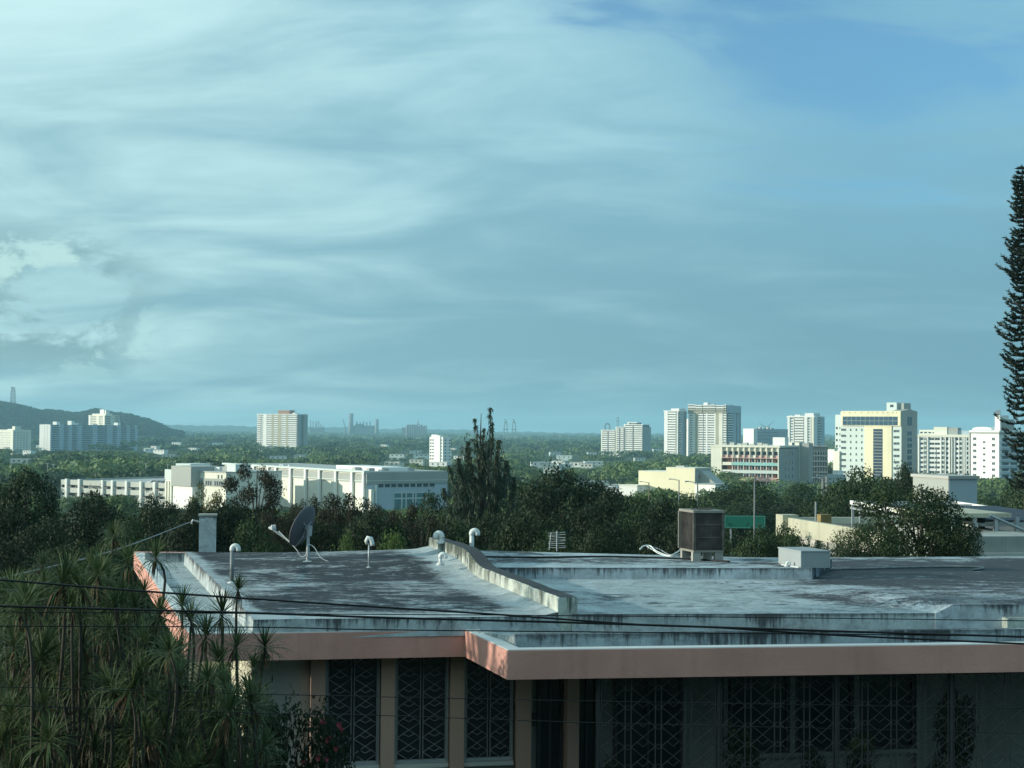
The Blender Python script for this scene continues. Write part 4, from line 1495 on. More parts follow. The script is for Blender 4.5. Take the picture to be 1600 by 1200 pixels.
for px, py, d in spots:
    p = at(px, py, d)
    i = min(range(NP), key=lambda j: abs(bases[j][0].x - p.x) + 0.6 * abs(bases[j][0].y - p.y))
    bases[i][1].append(p)
for k, (b, tips) in enumerate(bases):
    if not tips:
        continue
    t = thing('dracaena', 'spiky leaved dracaena clump with bare canes beside the house corner', 'plant', (b.x, b.y, 0), 0, 'dracaena clumps in front of the house corner')
    for p in tips:
        loc = p - Vector((b.x, b.y, 0))
        st = Vector((g.normal() * 0.12, g.normal() * 0.12, -0.05))
        md = st.lerp(loc, 0.55) + Vector((g.normal() * 0.12, g.normal() * 0.12, -0.15))
        pre = Vector((loc.x + g.normal() * 0.05, loc.y, loc.z - 0.4))
        MB().tube(cat_rom([st, md, pre, loc], 5), [0.019 - 0.008 * i / 15 for i in range(16)], 6).build('cane', 'bark_pale', t, smooth=True)
        r_ = obj('rosette', ROS[int(g.integers(5))], t, loc, g.uniform(0, 6.28))
        sc_ = g.uniform(0.55, 1.05)
        r_.scale = (sc_, sc_, sc_)
        r_.rotation_euler = (g.normal() * 0.18, g.normal() * 0.18, g.uniform(0, 6.28))

# dense dark shrubs filling the ground behind and under them
KF = make_kind(401, 3.0, 1.3, 5200, 0.12, 0.42, 'leaf_dark', 10, 1.0, 0.22, shell=0.35, r0=0.06)
for i, (px, yt, w, d) in enumerate([(-20, 950, 330, 18.2), (90, 925, 320, 18.6), (165, 940, 240, 18.8), (225, 1045, 190, 17.6), (30, 1050, 300, 16.5), (150, 1050, 300, 16.8), (255, 1085, 200, 16.9)]):
    p = at(px, yt, d)
    plant_tree(KF, p.x, d, p.z, w * d / F / 2, 'dense dark leafy shrub filling in behind the spiky dracaenas', 'shrub', 'shrub', 'shrubs behind the dracaenas')
for i, (px, yt, w, d) in enumerate([(405, 1078, 120, 17.2), (330, 1110, 150, 16.4)]):
    p = at(px, yt, d)
    plant_tree(KF, p.x, d, p.z, w * d / F / 2, 'leafy dark shrub growing against the grey wall by the first pillar' if i == 0 else 'dark shrub at the foot of the tall canes', 'shrub', 'shrub')
# flowering shrub
p = at(492, 1098, 17.0)
fs_ = plant_tree(KF, p.x, 17.0, p.z, 0.50, 'leafy shrub with red blossoms in front of the first barred window', 'flowering_shrub', 'shrub', None, 0.0)
fm = MB()
gg = np.random.default_rng(9)
for k in range(9):
    w = 2 * math.pi * k / 9
    c_, s_ = math.cos(w), math.sin(w)
    fm.add([(0, 0, 0), (0.022 * c_ - 0.012 * s_, 0.022 * s_ + 0.012 * c_, 0.014), (0.05 * c_, 0.05 * s_, 0.01 + 0.012 * (k % 2)), (0.022 * c_ + 0.012 * s_, 0.022 * s_ - 0.012 * c_, 0.014)], [(0, 1, 2, 3)])
fme = fm.mesh('blossom', 'flower_red')
for (px, py) in [(507, 1131), (512, 1157), (497, 1185), (530, 1133), (417, 1192), (503, 1128), (515, 1153), (526, 1170), (475, 1192), (510, 1188), (533, 1140)]:
    q = at(px, py, 16.55) - Vector((p.x, 17.0, gz(p.x, 17.0)))
    o = obj('blossom', fme, fs_, (q.x, q.y, q.z))
    o.rotation_euler = (1.2 + gg.normal() * 0.4, gg.normal() * 0.5, gg.uniform(0, 6))
    o.scale = (0.7, 0.7, 0.7)
# garden wall beside the house, lit by the low sun
q0, q1 = at(285, 1100, 24.0), at(402, 1100, 24.6)
o = MB().prism([(q0.x - 3, 23.4), (q1.x, q1.y), (q1.x, q1.y + 0.18), (q0.x - 3, 23.58)], -0.1, 2.25).build('garden_wall', 'wall_cream')
tag(o, 'pale plastered garden wall behind the canes at the house corner', 'wall')
# potted plants behind the veranda grille
for i, (px, py, d, sc_, lab) in enumerate([(1160, 1140, 20.6, 0.55, 'bushy potted plant behind the veranda grille by the window'), (1488, 1075, 20.9, 0.60, 'tall leafy plant behind the veranda grille by the pale wall'), (1345, 1140, 20.7, 0.42, 'small potted plant behind the veranda grille between the windows'), (950, 1185, 20.4, 0.35, 'low leafy plant behind the grille beside the glass door'), (1270, 1168, 20.6, 0.40, 'dark plant behind the veranda grille below the window')]):
    p = at(px, py, d)
    t = thing('potted_plant', lab, 'plant', (p.x, d, 0.0), i * 1.3)
    ph = 0.42 if p.z < 2.2 else 0.5
    MB().tube([(0, 0, 0), (0, 0, 0.02), (0, 0, ph - 0.05), (0, 0, ph)], [0.15, 0.16, 0.21, 0.22], 14).build('pot', 'tan', t, smooth=True)
    o = obj('foliage', KF.crown, t, (0, 0, ph - 0.3))
    o.scale = (sc_ * 0.42, sc_ * 0.42, (p.z - ph + 0.3) / 2.95)
    o = obj('stem', KF.trunk, t, (0, 0, ph - 0.1))
    o.scale = (0.3, 0.3, (p.z - ph + 0.1) / 3.2)


# ------------------------------------------------------------------ buildings
mat_plain('b_white', (0.78, 0.79, 0.76), 0.75, 0.06, 0.05, streak=0.10)
mat_plain('b_cream', (0.74, 0.73, 0.63), 0.75, 0.06, 0.05, streak=0.10)
mat_plain('b_butter', (0.76, 0.71, 0.50), 0.75, 0.06, 0.05, streak=0.10)
mat_plain('n_cream', (0.46, 0.45, 0.35), 0.8, 0.14, 0.6, streak=0.3)
mat_plain('b_mint', (0.58, 0.66, 0.63), 0.75, 0.05, 0.05, streak=0.08)
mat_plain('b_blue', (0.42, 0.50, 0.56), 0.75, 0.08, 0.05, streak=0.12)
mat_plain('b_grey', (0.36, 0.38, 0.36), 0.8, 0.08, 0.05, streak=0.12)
mat_plain('b_olive', (0.40, 0.38, 0.28), 0.8, 0.08, 0.05, streak=0.12)
mat_plain('b_brick', (0.36, 0.20, 0.15), 0.8, 0.1, 0.05)
mat_plain('b_recess_shade', (0.17, 0.19, 0.19), 0.8, 0.25, 0.12)  # dark tone puts the shade of recesses and openings into the colour
mat_plain('b_deck', (0.42, 0.43, 0.41), 0.9, 0.15, 0.05)
mat_plain('b_teal', (0.28, 0.52, 0.50), 0.7, 0.10, 0.2)
mat_plain('b_pink', (0.58, 0.36, 0.33), 0.7, 0.10, 0.2)
mat_plain('b_yellow', (0.62, 0.58, 0.30), 0.7, 0.10, 0.2)
mat_plain('b_rust', (0.13, 0.065, 0.045), 0.85, 0.2, 0.3)
mat_plain('steel_far', (0.20, 0.22, 0.24), 0.7, 0.15, 0.05)
mat_plain('sign_green', (0.015, 0.16, 0.11), 0.5, 0.06, 0.5)
mat_plain('car_grey', (0.22, 0.23, 0.25), 0.35, 0.1, 0.5, metal=0.3)
mat_plain('car_white', (0.6, 0.6, 0.6), 0.35, 0.05, 0.5)
mat_glass('b_glass', (0.030, 0.050, 0.070), 0.15, 0.35, 0.15)
mat_glass('b_glass_blue', (0.035, 0.075, 0.110), 0.10, 0.35, 0.25)
mat_glass('b_glass_teal', (0.06, 0.16, 0.17), 0.10, 0.4, 0.25)
mat_plain('solar_glass', (0.05, 0.065, 0.085), 0.6, 0.2, 0.5, spec=0.15)
mat_plain('b_cement', (0.50, 0.52, 0.48), 0.85, 0.08, 0.06, streak=0.15)
mat_plain('sign_border', (0.16, 0.36, 0.29), 0.6, 0.1, 1.0)
mat_plain('pole_grey', (0.20, 0.21, 0.21), 0.7, 0.15, 1.0)
mat_plain('locker', (0.26, 0.19, 0.08), 0.8, 0.25, 3.0)
FOOT = []      # footprints kept free of trees: x, y, radius


class Bld:
    def __init__(s, name, label, pxL, dL, pxR, dR, cat='building', side_px=None, depth=20.0, group=None, base=None):
        p, q = at(pxL, 700, dL), at(pxR, 700, dR)
        s.p, s.q = v2(p), v2(q)
        s.u = (s.q - s.p).normalized()
        s.n = Vector((-s.u.y, s.u.x))
        s.W = (s.q - s.p).length
        s.d = (dL + dR) / 2
        if side_px is not None:
            k = (side_px - 800) / F
            # q + n*D has x/y = k
            depth = (k * s.q.y - s.q.x) / (s.n.x - k * s.n.y)
        s.D = depth
        s.z0 = (gz(0, s.d) if base is None else base)
        s.root = thing(name, label, cat, (s.p.x, s.p.y, s.z0), math.atan2(s.u.y, s.u.x), group)
        c = s.p + s.u * s.W / 2 + s.n * s.D / 2
        FOOT.append((c.x, c.y, 0.55 * max(s.W, s.D) + 5, s.p, s.u, s.n, s.W, s.D))

    def fx(s, px):
        r = onv(px, 700, Vector((s.p.x, s.p.y, 0)), Vector((s.n.x, s.n.y, 0)))
        return (v2(r) - s.p).dot(s.u)

    def ry(s, px):
        r = onv(px, 700, Vector((s.q.x, s.q.y, 0)), Vector((s.u.x, s.u.y, 0)))
        return (v2(r) - s.q).dot(s.n)

    def z(s, py, px=None, d=None):
        px = px if px is not None else 800 + F * (s.p.x + s.q.x) / 2 / s.d
        return at(px, py, d or s.d).z - s.z0

    def box(s, name, x0, x1, y0, y1, z0, z1, mat, parent=None):
        return MB().box(x0, x1, y0, y1, z0, z1).build(name, mat, parent or s.root)

    def win_mesh(s, w, h, glass='b_glass', frame='b_white', fr=0.12, proud=0.10, mull=0):
        mb = MB()
        mb.box(0, w, -0.03, 0.0, 0, h, 1)
        for (a, b_, c, d_) in ((0, fr, 0, h), (w - fr, w, 0, h), (fr, w - fr, 0, fr), (fr, w - fr, h - fr, h)):
            mb.box(a, b_, -proud, -0.031, c, d_, 0)
        for k in range(mull):
            xx = w * (k + 1) / (mull + 1)
            mb.box(xx - 0.04, xx + 0.04, -proud * 0.8, -0.031, fr, h - fr, 0)
        return mb.mesh('window', [frame, glass])

    def wins(s, face, us, zs, w, h, name='window', y=0.0, **kw):
        me = s.win_mesh(w, h, **kw)
        for z_ in zs:
            for u_ in us:
                if face == 'f':
                    obj(name, me, s.root, (u_, y, z_))
                elif face == 'r':
                    obj(name, me, s.root, (s.W + y, u_, z_), math.pi / 2)
                else:
                    obj(name, me, s.root, (y, u_ + w, z_), -math.pi / 2)

    def balconies(s, face, u0, u1, zs, depth=1.3, h=1.15, mat='b_white', name='balcony', y=0.0, slab=0.25):
        mb = MB()
        w = u1 - u0
        mb.box(0, w, -depth, 0.0, 0, slab)
        mb.box(0, w, -depth - 0.002, -depth + 0.15, 0.001, slab + h)
        me = mb.mesh(name, mat)
        for z_ in zs:
            if face == 'f':
                obj(name, me, s.root, (u0, y, z_))
            elif face == 'r':
                obj(name, me, s.root, (s.W + y, u0, z_), math.pi / 2)

    def pier(s, face, u0, u1, z0, z1, proud, mat, name='pier'):
        if face == 'f':
            return s.box(name, u0, u1, -proud, -0.003, z0, z1, mat)
        return s.box(name, s.W + 0.003, s.W + proud, u0, u1, z0, z1, mat)

    def parapet(s, z, h=1.0, t=0.3, mat='b_white', x0=0.0, x1=None, y0=0.0, y1=None):
        x1 = s.W if x1 is None else x1
        y1 = s.D if y1 is None else y1
        mb = MB()
        mb.box(x0 - .02, x1 + .02, y0 - .02, y0 + t, z - 0.02, z + h)
        mb.box(x0 - .02, x1 + .02, y1 - t, y1 + .02, z - 0.02, z + h)
        mb.box(x0 - .02, x0 + t, y0 + t, y1 - t, z - 0.02, z + h)
        mb.box(x1 - t, x1 + .02, y0 + t, y1 - t, z - 0.02, z + h)
        return mb.build('parapet', mat, s.root)


def tower(name, label, pxL, dL, pxR, dR, side_px, ytop, bays, side_bays, floor_px, core='b_recess_shade', body='b_white', cap_h=1.2, base=None, mat='b_white'):
    """apartment tower: a recessed core, solid piers and balcony stacks"""
    b = Bld(name, label, pxL, dL, pxR, dR, 'apartment tower', side_px, base=base)
    H = b.z(ytop)
    fh = floor_px * b.d / F
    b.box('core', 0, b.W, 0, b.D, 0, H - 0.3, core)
    nfl = int(H / fh)
    zs = [H - fh * (k + 1) for k in range(nfl)]
    for x0, x1, kind in bays:
        u0, u1 = b.fx(x0), b.fx(x1)
        if kind.startswith('balc'):
            b.balconies('f', u0, u1, zs, 1.4, fh * 0.52, mat)
        elif kind.startswith('win'):
            b.pier('f', u0, u1, 0, H, 0.5, mat)
            ww = (u1 - u0) * 0.6
            b.wins('f', [(u0 + u1) / 2 - ww / 2], [z_ + fh * 0.35 for z_ in zs], ww, fh * 0.45, y=-0.502)
        else:
            b.pier('f', u0, u1, 0, H + 0.6, 1.5, kind)
    for x0, x1, kind in side_bays:
        u0, u1 = b.ry(x0), b.ry(x1)
        if kind.startswith('balc'):
            b.balconies('r', u0, u1, zs, 1.2, fh * 0.40, mat)
        elif kind.startswith('win'):
            b.pier('r', u0, u1, 0, H, 0.5, mat)
            ww = (u1 - u0) * 0.5
            b.wins('r', [(u0 + u1) / 2 - ww / 2], [z_ + fh * 0.35 for z_ in zs], ww, fh * 0.45, y=0.502)
        else:
            b.pier('r', u0, u1, 0, H + 0.4, 1.0, kind)
    b.box('roof', -1.2, b.W + 0.9, -1.2, b.D, H - 0.3, H, 'b_deck')
    b.parapet(H, cap_h, 0.3, mat, -1.3, b.W + 1.0, -1.3, b.D)
    return b, H, fh, zs


# -- left: long slab block with pale piers
b = Bld('apartment_slab', 'long shaded blue grey apartment slab with pale vertical piers below the wooded hill', 77, 2120, 213, 2290, 'apartment block', None, 17.0)
H = b.z(664.5)
fh = 3.0
b.box('core', 0, b.W, 0, b.D, 0, H, 'b_recess_shade')
prs = [(77, 79), (91, 97.5), (105, 110.5), (119.5, 126), (143, 150), (166, 174), (181, 187), (196, 201), (209, 213)]
zs = [H - fh * (k + 1) for k in range(int(H / fh))]
for k, (x0, x1) in enumerate(prs):
    b.pier('f', b.fx(x0), b.fx(x1), 0, H + (1.5 if k in (1, 4) else 0.3), 2.0, 'b_blue')  # blue grey carries the shade of this front in the paint
for k in range(len(prs) - 1):
    u0, u1 = b.fx(prs[k][1]), b.fx(prs[k + 1][0])
    um = (u0 + u1) / 2
    b.balconies('f', u0 + 0.05, um - 0.5, zs, 1.4, 0.95, 'b_blue')
    b.balconies('f', um + 0.5, u1 - 0.05, zs, 0.9, 1.15, 'b_blue')
b.box('end_wall', -0.6, -0.003, -2.0, b.D + 0.3, 0, H + 0.6, 'b_white')  # kept white as the face the sun catches
b.wins('l', [3, 8], zs, 1.2, 1.2, y=-0.602)
b.box('roof', 0.01, b.W, 0.3, b.D, H - 0.001, H + 0.35, 'b_deck')
for px, hh in ((93, 4.5), (116, 6.0), (122, 3.0), (188, 4.0)):
    u = b.fx(px)
    b.box('lift_house', u - 3.2, u + 3.2, 3, 10, H + 0.34, H + hh, 'b_white')

b, H, fh, zs = tower('apartment_tower', 'cream stepped tower rising behind the blue grey slab', 139, 2640, 164, 2600, 186, 650,
                     [(139, 141.5, 'b_white'), (141.5, 151, 'balc'), (151, 155, 'b_cream'), (155, 161, 'balc'), (161, 164, 'b_cream')], [(164, 172, 'balc'), (172, 178, 'b_cream'), (178, 186, 'balc')], 2.7, mat='b_cream')
b.box('penthouse', b.W * .1, b.W * .95, 2, b.D * .6, H + 0.01, H + 4.0, 'b_cream')
b.box('lift_house', b.W * .55, b.W * .8, 3, b.D * .4, H + 4.0, H + 11, 'b_white')
b.box('lift_house', b.W * .86, b.W * .93, 3, b.D * .4, H + 4.0, H + 10, 'b_white')

b = Bld('apartment_block', 'cream block with small square windows and brown shaded end', -30, 2080, 20, 2030, 'apartment block', 50)
H = b.z(673)
b.box('body', 0, b.W, 0, b.D, 0, H, 'b_cream')
b.wins('f', [2 + k * 4.2 for k in range(int((b.W - 3) / 4.2))], [H - 3.2 * (k + 1) for k in range(10)], 1.7, 1.3)
b.wins('r', [2 + k * 4.5 for k in range(int((b.D - 3) / 4.5))], [H - 3.2 * (k + 1) for k in range(10)], 1.7, 1.3, y=0.002)
b.parapet(H, 1.4, 0.3, 'b_cream')
b.box('lift_house', b.W - 7, b.W - 0.5, 3, 12, H, H + 6.2, 'b_cream')
b.box('penthouse', b.W - 20, b.W - 8, 4, 14, H, H + 2.5, 'b_white')

# -- yellow white tower
b, H, fh, zs = tower('apartment_tower', 'yellow white tower of stacked balconies with olive ribs and brick red penthouse', 402, 2330, 464, 2290, 479.5, 648,
                     [(402, 408, 'balc'), (408, 412, 'win'), (412, 417, 'b_white'), (417, 425, 'balc'), (425, 428, 'b_olive'), (428, 434.3, 'balc'), (434.3, 439.6, 'b_olive'), (439.6, 447.3, 'balc'), (447.3, 450.3, 'b_olive'), (450.3, 459, 'balc'), (459, 464, 'balc')],
                     [(464, 469.3, 'b_grey'), (473.4, 479.5, 'b_grey')], 3.3, mat='b_white')  # grey piers darken the face turned from the sun
b.box('penthouse', b.fx(433), b.fx(451), 1.0, b.D * .6, H + 0.01, H + 6.0, 'b_brick')
b.box('penthouse_cap', b.fx(432.5), b.fx(451.5), 0.6, b.D * .62, H + 6.0, H + 6.8, 'b_olive')
b.box('lift_house', b.fx(455), b.fx(459), 2, 8, H + 0.01, H + 3.0, 'b_white')

# -- small white block beyond the weeping tree
b = Bld('apartment_block', 'small bright white block half hidden beside the weeping tree', 671, 1520, 692, 1500, 'apartment block', 705)
H = b.z(684)
b.box('body', 0, b.W, 0, b.D, 0, H, 'b_white')
zs = [H - 3.1 * (k + 1) for k in range(7)]
b.wins('f', [1.2, 5.2], zs, 2.8, 1.6)
b.wins('f', [b.W - 3.0], zs, 1.6, 1.6)
b.wins('r', [2, 7], zs, 1.8, 1.5, y=0.002)
b.box('stair_shaft', b.W * .62, b.W * .85, -1.2, 3, 0, H + 2.2, 'b_white')
b.box('rooftop_room', 1, b.W * .5, 1.5, 6, H, H + 3.0, 'b_white')
b.parapet(H, 0.8)

# -- stepped white terrace block
b = Bld('terrace_block', 'stepped white terrace block with rounded balconies beyond the green wood', 940, 2225, 1003, 2185, 'apartment block', 1017)
fh = 3.0
for x0, x1, yt, y0 in ((940, 962, 673, 0.0), (962, 975, 668, 1.0), (974, 1003, 664, 3.0), (978, 992, 660.5, 6.0)):
    u0, u1 = b.fx(x0), b.fx(x1)
    H = b.z(yt)
    b.box('body', u0, u1 - 0.02, y0, b.D - y0, 0, H, 'b_recess_shade')
    b.box('roof', u0 - 0.6, u1 + 0.4, y0 - 1.4, b.D - y0 - .1, H - 0.001, H + 1.0, 'b_white')
    b.box('pier', u0, u0 + 1.8, y0 - 1.6, y0 - .01, 0, H, 'b_cream')
    if yt > 661:
        b.balconies('f', u0 + 1.9, (u0 + u1) / 2 - 1.0, [H - fh * (k + 1) for k in range(int(H / fh))], 1.6, 1.35, 'b_white', y=y0)
        b.balconies('f', (u0 + u1) / 2 + 1.0, u1 - 0.3, [H - fh * (k + 1) for k in range(int(H / fh))], 1.6, 1.35, 'b_white', y=y0)
b.pier('r', 0, b.D, 0, b.z(667), 0.6, 'b_grey')

# -- twin towers
b, H, fh, zs = tower('apartment_tower', 'slim white tower with curved balcony stack, shorter of the close pair', 1038.5, 1922, 1060, 1910, 1071.5, 643,
                     [(1038.5, 1043.8, 'b_white'), (1043.8, 1056.2, 'balc'), (1056.2, 1058.8, 'b_grey'), (1058.8, 1060, 'b_white')], [(1060, 1063, 'balc'), (1063, 1067, 'b_blue'), (1067, 1071.5, 'b_grey')], 3.9)  # blue and grey piers paint the right face as shaded
b.box('penthouse', b.fx(1047.5), b.W, 1, b.D, H + 0.01, H + 3.8, 'b_white')
b, H, fh, zs = tower('apartment_tower', 'broad white tower with a heavier overhanging top storey band', 1076, 1920, 1135.5, 1893, 1156.5, 645,
                     [(1076, 1078, 'b_white'), (1078, 1082.5, 'balc'), (1082.5, 1087, 'b_cream'), (1087, 1092, 'b_olive'), (1092, 1099, 'balc'), (1100, 1103.6, 'balc'), (1103.6, 1106, 'b_white'), (1106, 1116.8, 'balc'), (1116.8, 1118.6, 'b_white'), (1118.6, 1123.8, 'b_olive'), (1123.8, 1129.6, 'b_cream'), (1130.5, 1135.4, 'balc')],
                     [(1136, 1144.5, 'balc'), (1145, 1149, 'b_blue'), (1151, 1153.5, 'b_blue'), (1154.5, 1156.5, 'b_grey')], 3.75)  # shade of the right side mixed into its pier colours
H2 = b.z(633.5)
for x0, x1, dz in ((1076, 1087.6, 0.3), (1088, 1098.4, -0.6), (1099.5, 1119, -0.2), (1120, 1132, -0.8), (1133, 1135.4, 0.0)):
    u0, u1 = b.fx(x0), b.fx(x1)
    b.box('crown_storey', u0, u1, -2.0, b.D * 0.5, H + 0.02, H2 + dz, 'b_recess_shade')
    for k in range(3):
        z_ = H + 0.03 + (H2 + dz - H) * k / 3
        b.box('crown_balcony', u0 - 0.1, u1 + 0.1, -2.9, -2.002, z_, z_ + 1.45, 'b_olive' if k < 2 else 'b_white')
    b.box('crown_roof', u0 - 0.2, u1 + 0.2, -3.0, b.D * 0.5, H2 + dz, H2 + dz + 1.0, 'b_white')
b.box('crown_storey', b.W * 0.985, b.W + 1.6, 0, b.D, H + 0.03, H2, 'b_blue')  # bluish, continuing the painted shade of that side
b.box('lift_house', b.fx(1098.5), b.fx(1104.5), 1, 9, H2 + 0.2, H2 + 3.6, 'b_white')
b.box('lift_house', b.fx(1106), b.fx(1113), 4, 9, H2 + 0.2, H2 + 1.9, 'b_grey')
b = Bld('lift_tower', 'narrow white slab squeezed between the two tall towers', 1072.5, 1960, 1075.2, 1957, 'tower', None, 8)
b.box('body', 0, b.W, 0, b.D, 0, b.z(655), 'b_white')
b.box('cap', -.3, b.W + .3, -.3, b.D + .3, b.z(655), b.z(654.4), 'b_cream')

b, H, fh, zs = tower('apartment_tower', 'single white tower with central balcony stack beside the office tower', 1231, 1712, 1272, 1696, 1287, 652,
                     [(1231, 1234.5, 'b_white'), (1234.5, 1240.5, 'win'), (1242, 1256, 'balc'), (1257, 1262, 'b_white'), (1262, 1267, 'win'), (1268.5, 1272, 'b_cream')], [(1272, 1276, 'b_white'), (1277, 1281, 'balc'), (1281.5, 1287, 'b_blue')], 4.2)  # bluish side pier tints in the shade away from the sun
for x0, x1, yt in ((1232, 1238, 649.5), (1241, 1250, 648), (1257, 1271, 645.5), (1251, 1256, 649.5)):
    b.box('penthouse', b.fx(x0), b.fx(x1), 0.5, b.D * .7, H + 0.02, b.z(yt), 'b_white')

b = Bld('office_block', 'low shaded blue grey block with rows of small windows and a white end wall', 1183, 1500, 1231, 1525, 'building', None, 14)
H = b.z(672)
b.box('body', 0, b.W, 0, b.D, 0, H, 'b_blue')  # body blue puts the front's shade into the paint
b.box('end_wall', -5.2, -0.01, -0.4, b.D, 0, H + 1.2, 'b_white')
b.wins('f', [1.5 + 2.6 * k for k in range(11)], [H - 3.2 * (k + 1) for k in range(5)], 1.3, 1.5)
b.parapet(H, 1.0, 0.3, 'b_blue')
for k in range(5):
    b.box('rooftop_unit', 2 + k * 5.4, 4.2 + k * 5.4, 3, 6, H, H + 2.0 + (k % 2), 'b_grey')

# -- five storey block with coloured balconies
b = Bld('balcony_block', 'cream five storey block with coloured balcony bands and a row of deep window fins', 1111, 777, 1217, 760, 'building', 1248)
H = b.z(698.5)
x_l, x_r = b.fx(1127.5), b.fx(1215.5)
zy = lambda Y: b.z(680 + Y / 7.62)
b.box('body', 0, b.W, 1.8, b.D, 0, H - 0.1, 'b_rust')
b.box('end_bay', 0, x_l, 0, 1.79, 0, H, 'b_cream')
b.box('end_fin', x_r, b.W + 0.05, -0.3, 1.79, 0, H, 'b_cream')
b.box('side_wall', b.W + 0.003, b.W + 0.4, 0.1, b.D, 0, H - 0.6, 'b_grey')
b.box('roof_slab', -0.2, b.W + 0.6, -0.3, b.D, H - 0.099, H + 0.9, 'b_cream')
nf = 11
stp = (x_r - x_l) / (nf - 1)
for k in range(nf - 1):
    u = x_l + stp * k
    b.box('fin', u + 0.002, u + 0.35, -0.25, 1.79, zy(268), H - 0.1, 'b_cream')
    b.box('fin_panel', u + 0.36, u + stp - 0.01, 0.7, 1.79, zy(268), zy(238), 'b_pink' if k % 3 != 2 else 'b_cream')
    b.wins('f', [u + 0.5], [zy(236)], stp - 0.75, zy(192) - zy(236), y=1.2, glass='b_glass', fr=0.1)
    b.box('lintel', u + 0.36, u + stp - 0.01, 0.9, 1.79, zy(190), H - 0.1, 'b_cream')
b.box('floor_band', x_l, x_r - 0.01, -0.2, 1.79, zy(276), zy(268) - .01, 'b_pink')
ub = b.fx(1144)
for (Y0, Y1, m1, m2) in ((360, 322, 'b_cream', 'b_teal'), (452, 414, 'b_white', 'b_mint'), (545, 500, 'b_yellow', 'b_pink'), (640, 600, 'b_cream', 'b_white')):
    b.box('balcony_front', x_l + 0.5, ub - 0.3, 0.0, 0.25, zy(Y0), zy(Y1), m1)
    um = b.fx(1180)
    b.box('balcony_front', ub, um, -0.25, 0.1, zy(Y0), zy(Y1), m2 if m2 not in ('b_pink',) else 'b_yellow')
    b.box('balcony_front', um + 0.01, x_r - 0.01, -0.25, 0.1, zy(Y0), zy(Y1), m2)
    b.box('floor_slab', x_l, x_r - 0.02, 0.12, 1.79, zy(Y0) - 0.02, zy(Y0) + 0.35, 'b_white')
for k in range(8):
    u = ub + (x_r - ub) * k / 8
    b.box('column', u - 0.12, u + 0.12, 0.26, 0.6, 0, zy(277), 'b_white')
    if k < 7:
        u2 = ub + (x_r - ub) * (k + 0.25) / 8
        b.wins('f', [u2], [zy(408), zy(498), zy(313) - .4], 1.5, 1.5, y=1.78, frame='b_white', glass='b_glass')
yy = [b.ry(1226 + 5.2 * k) for k in range(3)]
b.wins('r', yy, [zy(236), zy(345), zy(420), zy(510)], 1.3, 1.9, y=0.402, frame='b_grey')
u0, u1 = b.W - 11, b.W - 0.2
b.box('stair_tower', b.W - 7, b.W + 0.41, b.D + 0.01, b.D + 9, 0, b.z(691), 'b_cream')
b.box('stair_tower_side', b.W + 0.42, b.W + 5.2, b.D + 1, b.D + 8, 0, b.z(692), 'b_grey')  # grey counterpart of the cream tower for its shaded face
b.wins('f', [b.W - 3.5], [b.z(696)], 1.6, 1.6, y=b.D)
for k in range(7):
    b.box('rooftop_unit', 4 + k * 3.6, 6.4 + k * 3.6, 5 + (k % 3), 8 + (k % 3), H + 0.9, H + 1.7 + 0.5 * (k % 2), 'b_deck')
b.box('rooftop_room', b.fx(1193), b.fx(1212), 14, 20, H + 0.9, b.z(683), 'b_white')
PB = b

b = Bld('slatted_tower', 'slim office tower with pale slatted front beside the coloured block', 1257.5, 866, 1268, 850, 'tower', 1294)
H = b.z(698)
b.box('body', 0, b.W, 0, b.D, 0, H, 'b_recess_shade')
fh = 3.0
zs = [H - 2.2 - fh * (k + 1) for k in range(12)]
b.balconies('f', 0, b.W, zs, 0.8, 1.3, 'b_white')
b.balconies('r', 0, b.D, zs, 0.6, 0.25, 'b_grey', slab=0.3)  # grey trim stands for the shade on this side
for k in range(7):
    b.box('mullion', b.W + .003, b.W + .3, 0.4 + (b.D - .8) * k / 6 - .1, 0.4 + (b.D - .8) * k / 6 + .1, 0, H - 2.2, 'b_grey')
b.wins('r', [b.D * (k + 0.2) / 6 for k in range(6)], [z_ + 0.6 for z_ in zs], b.D / 9, 1.9, y=0.002, frame='b_grey')
b.box('cap', -.4, b.W + .4, -.4, b.D + .4, H, H + 0.6, 'b_grey')

# -- blank cream building
b = Bld('cream_hall', 'blank windowless cream hall with a lower left half and mural stained end', 998, 664, 1086, 648, 'building', 1112)
H1, H2 = b.z(737.5), b.z(731)
xm = b.fx(1041)
b.box('low_hall', 0, xm - .01, 0, b.D, 0, H1, 'b_butter')
b.box('high_hall', xm, b.W, 0, b.D, 0, H2, 'b_butter')
b.box('low_coping', -.1, xm - .02, -.1, b.D + .1, H1, H1 + 0.3, 'b_cream')
b.box('high_coping', xm - .1, b.W + .1, -.1, b.D + .1, H2, H2 + 0.3, 'b_cream')
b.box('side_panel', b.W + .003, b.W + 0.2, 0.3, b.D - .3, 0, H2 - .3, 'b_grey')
b.wins('r', [2.5, 6, 10], [H2 - 4.6], 1.7, 2.0, y=0.202, frame='b_grey', glass='b_brick')
MB().prism([(0, 0), (9, 0), (9, 8), (0, 8)], 0, [H2 - 1, H2 - 7.5, H2 - 7.5, H2 - 1]).build('stair_ramp', 'b_grey', b.root, (b.W + 0.25, b.D * 0.3, 0))
b.box('rooftop_unit', xm + 2, xm + 6, 5, 9, H2 + .3, H2 + 0.9, 'b_deck')
b = Bld('annex', 'low white flat annex in front of the blank cream hall', 1086, 622, 1118, 615, 'building', None, 9)
b.box('body', 0, b.W, 0, b.D, 0, b.z(757), 'b_white')
b.box('roof', -.3, b.W + .3, -.3, b.D, b.z(757), b.z(756), 'b_grey')
b = Bld('annex', 'low white flat shed left of the blank cream hall', 968, 660, 996, 655, 'building', None, 9)
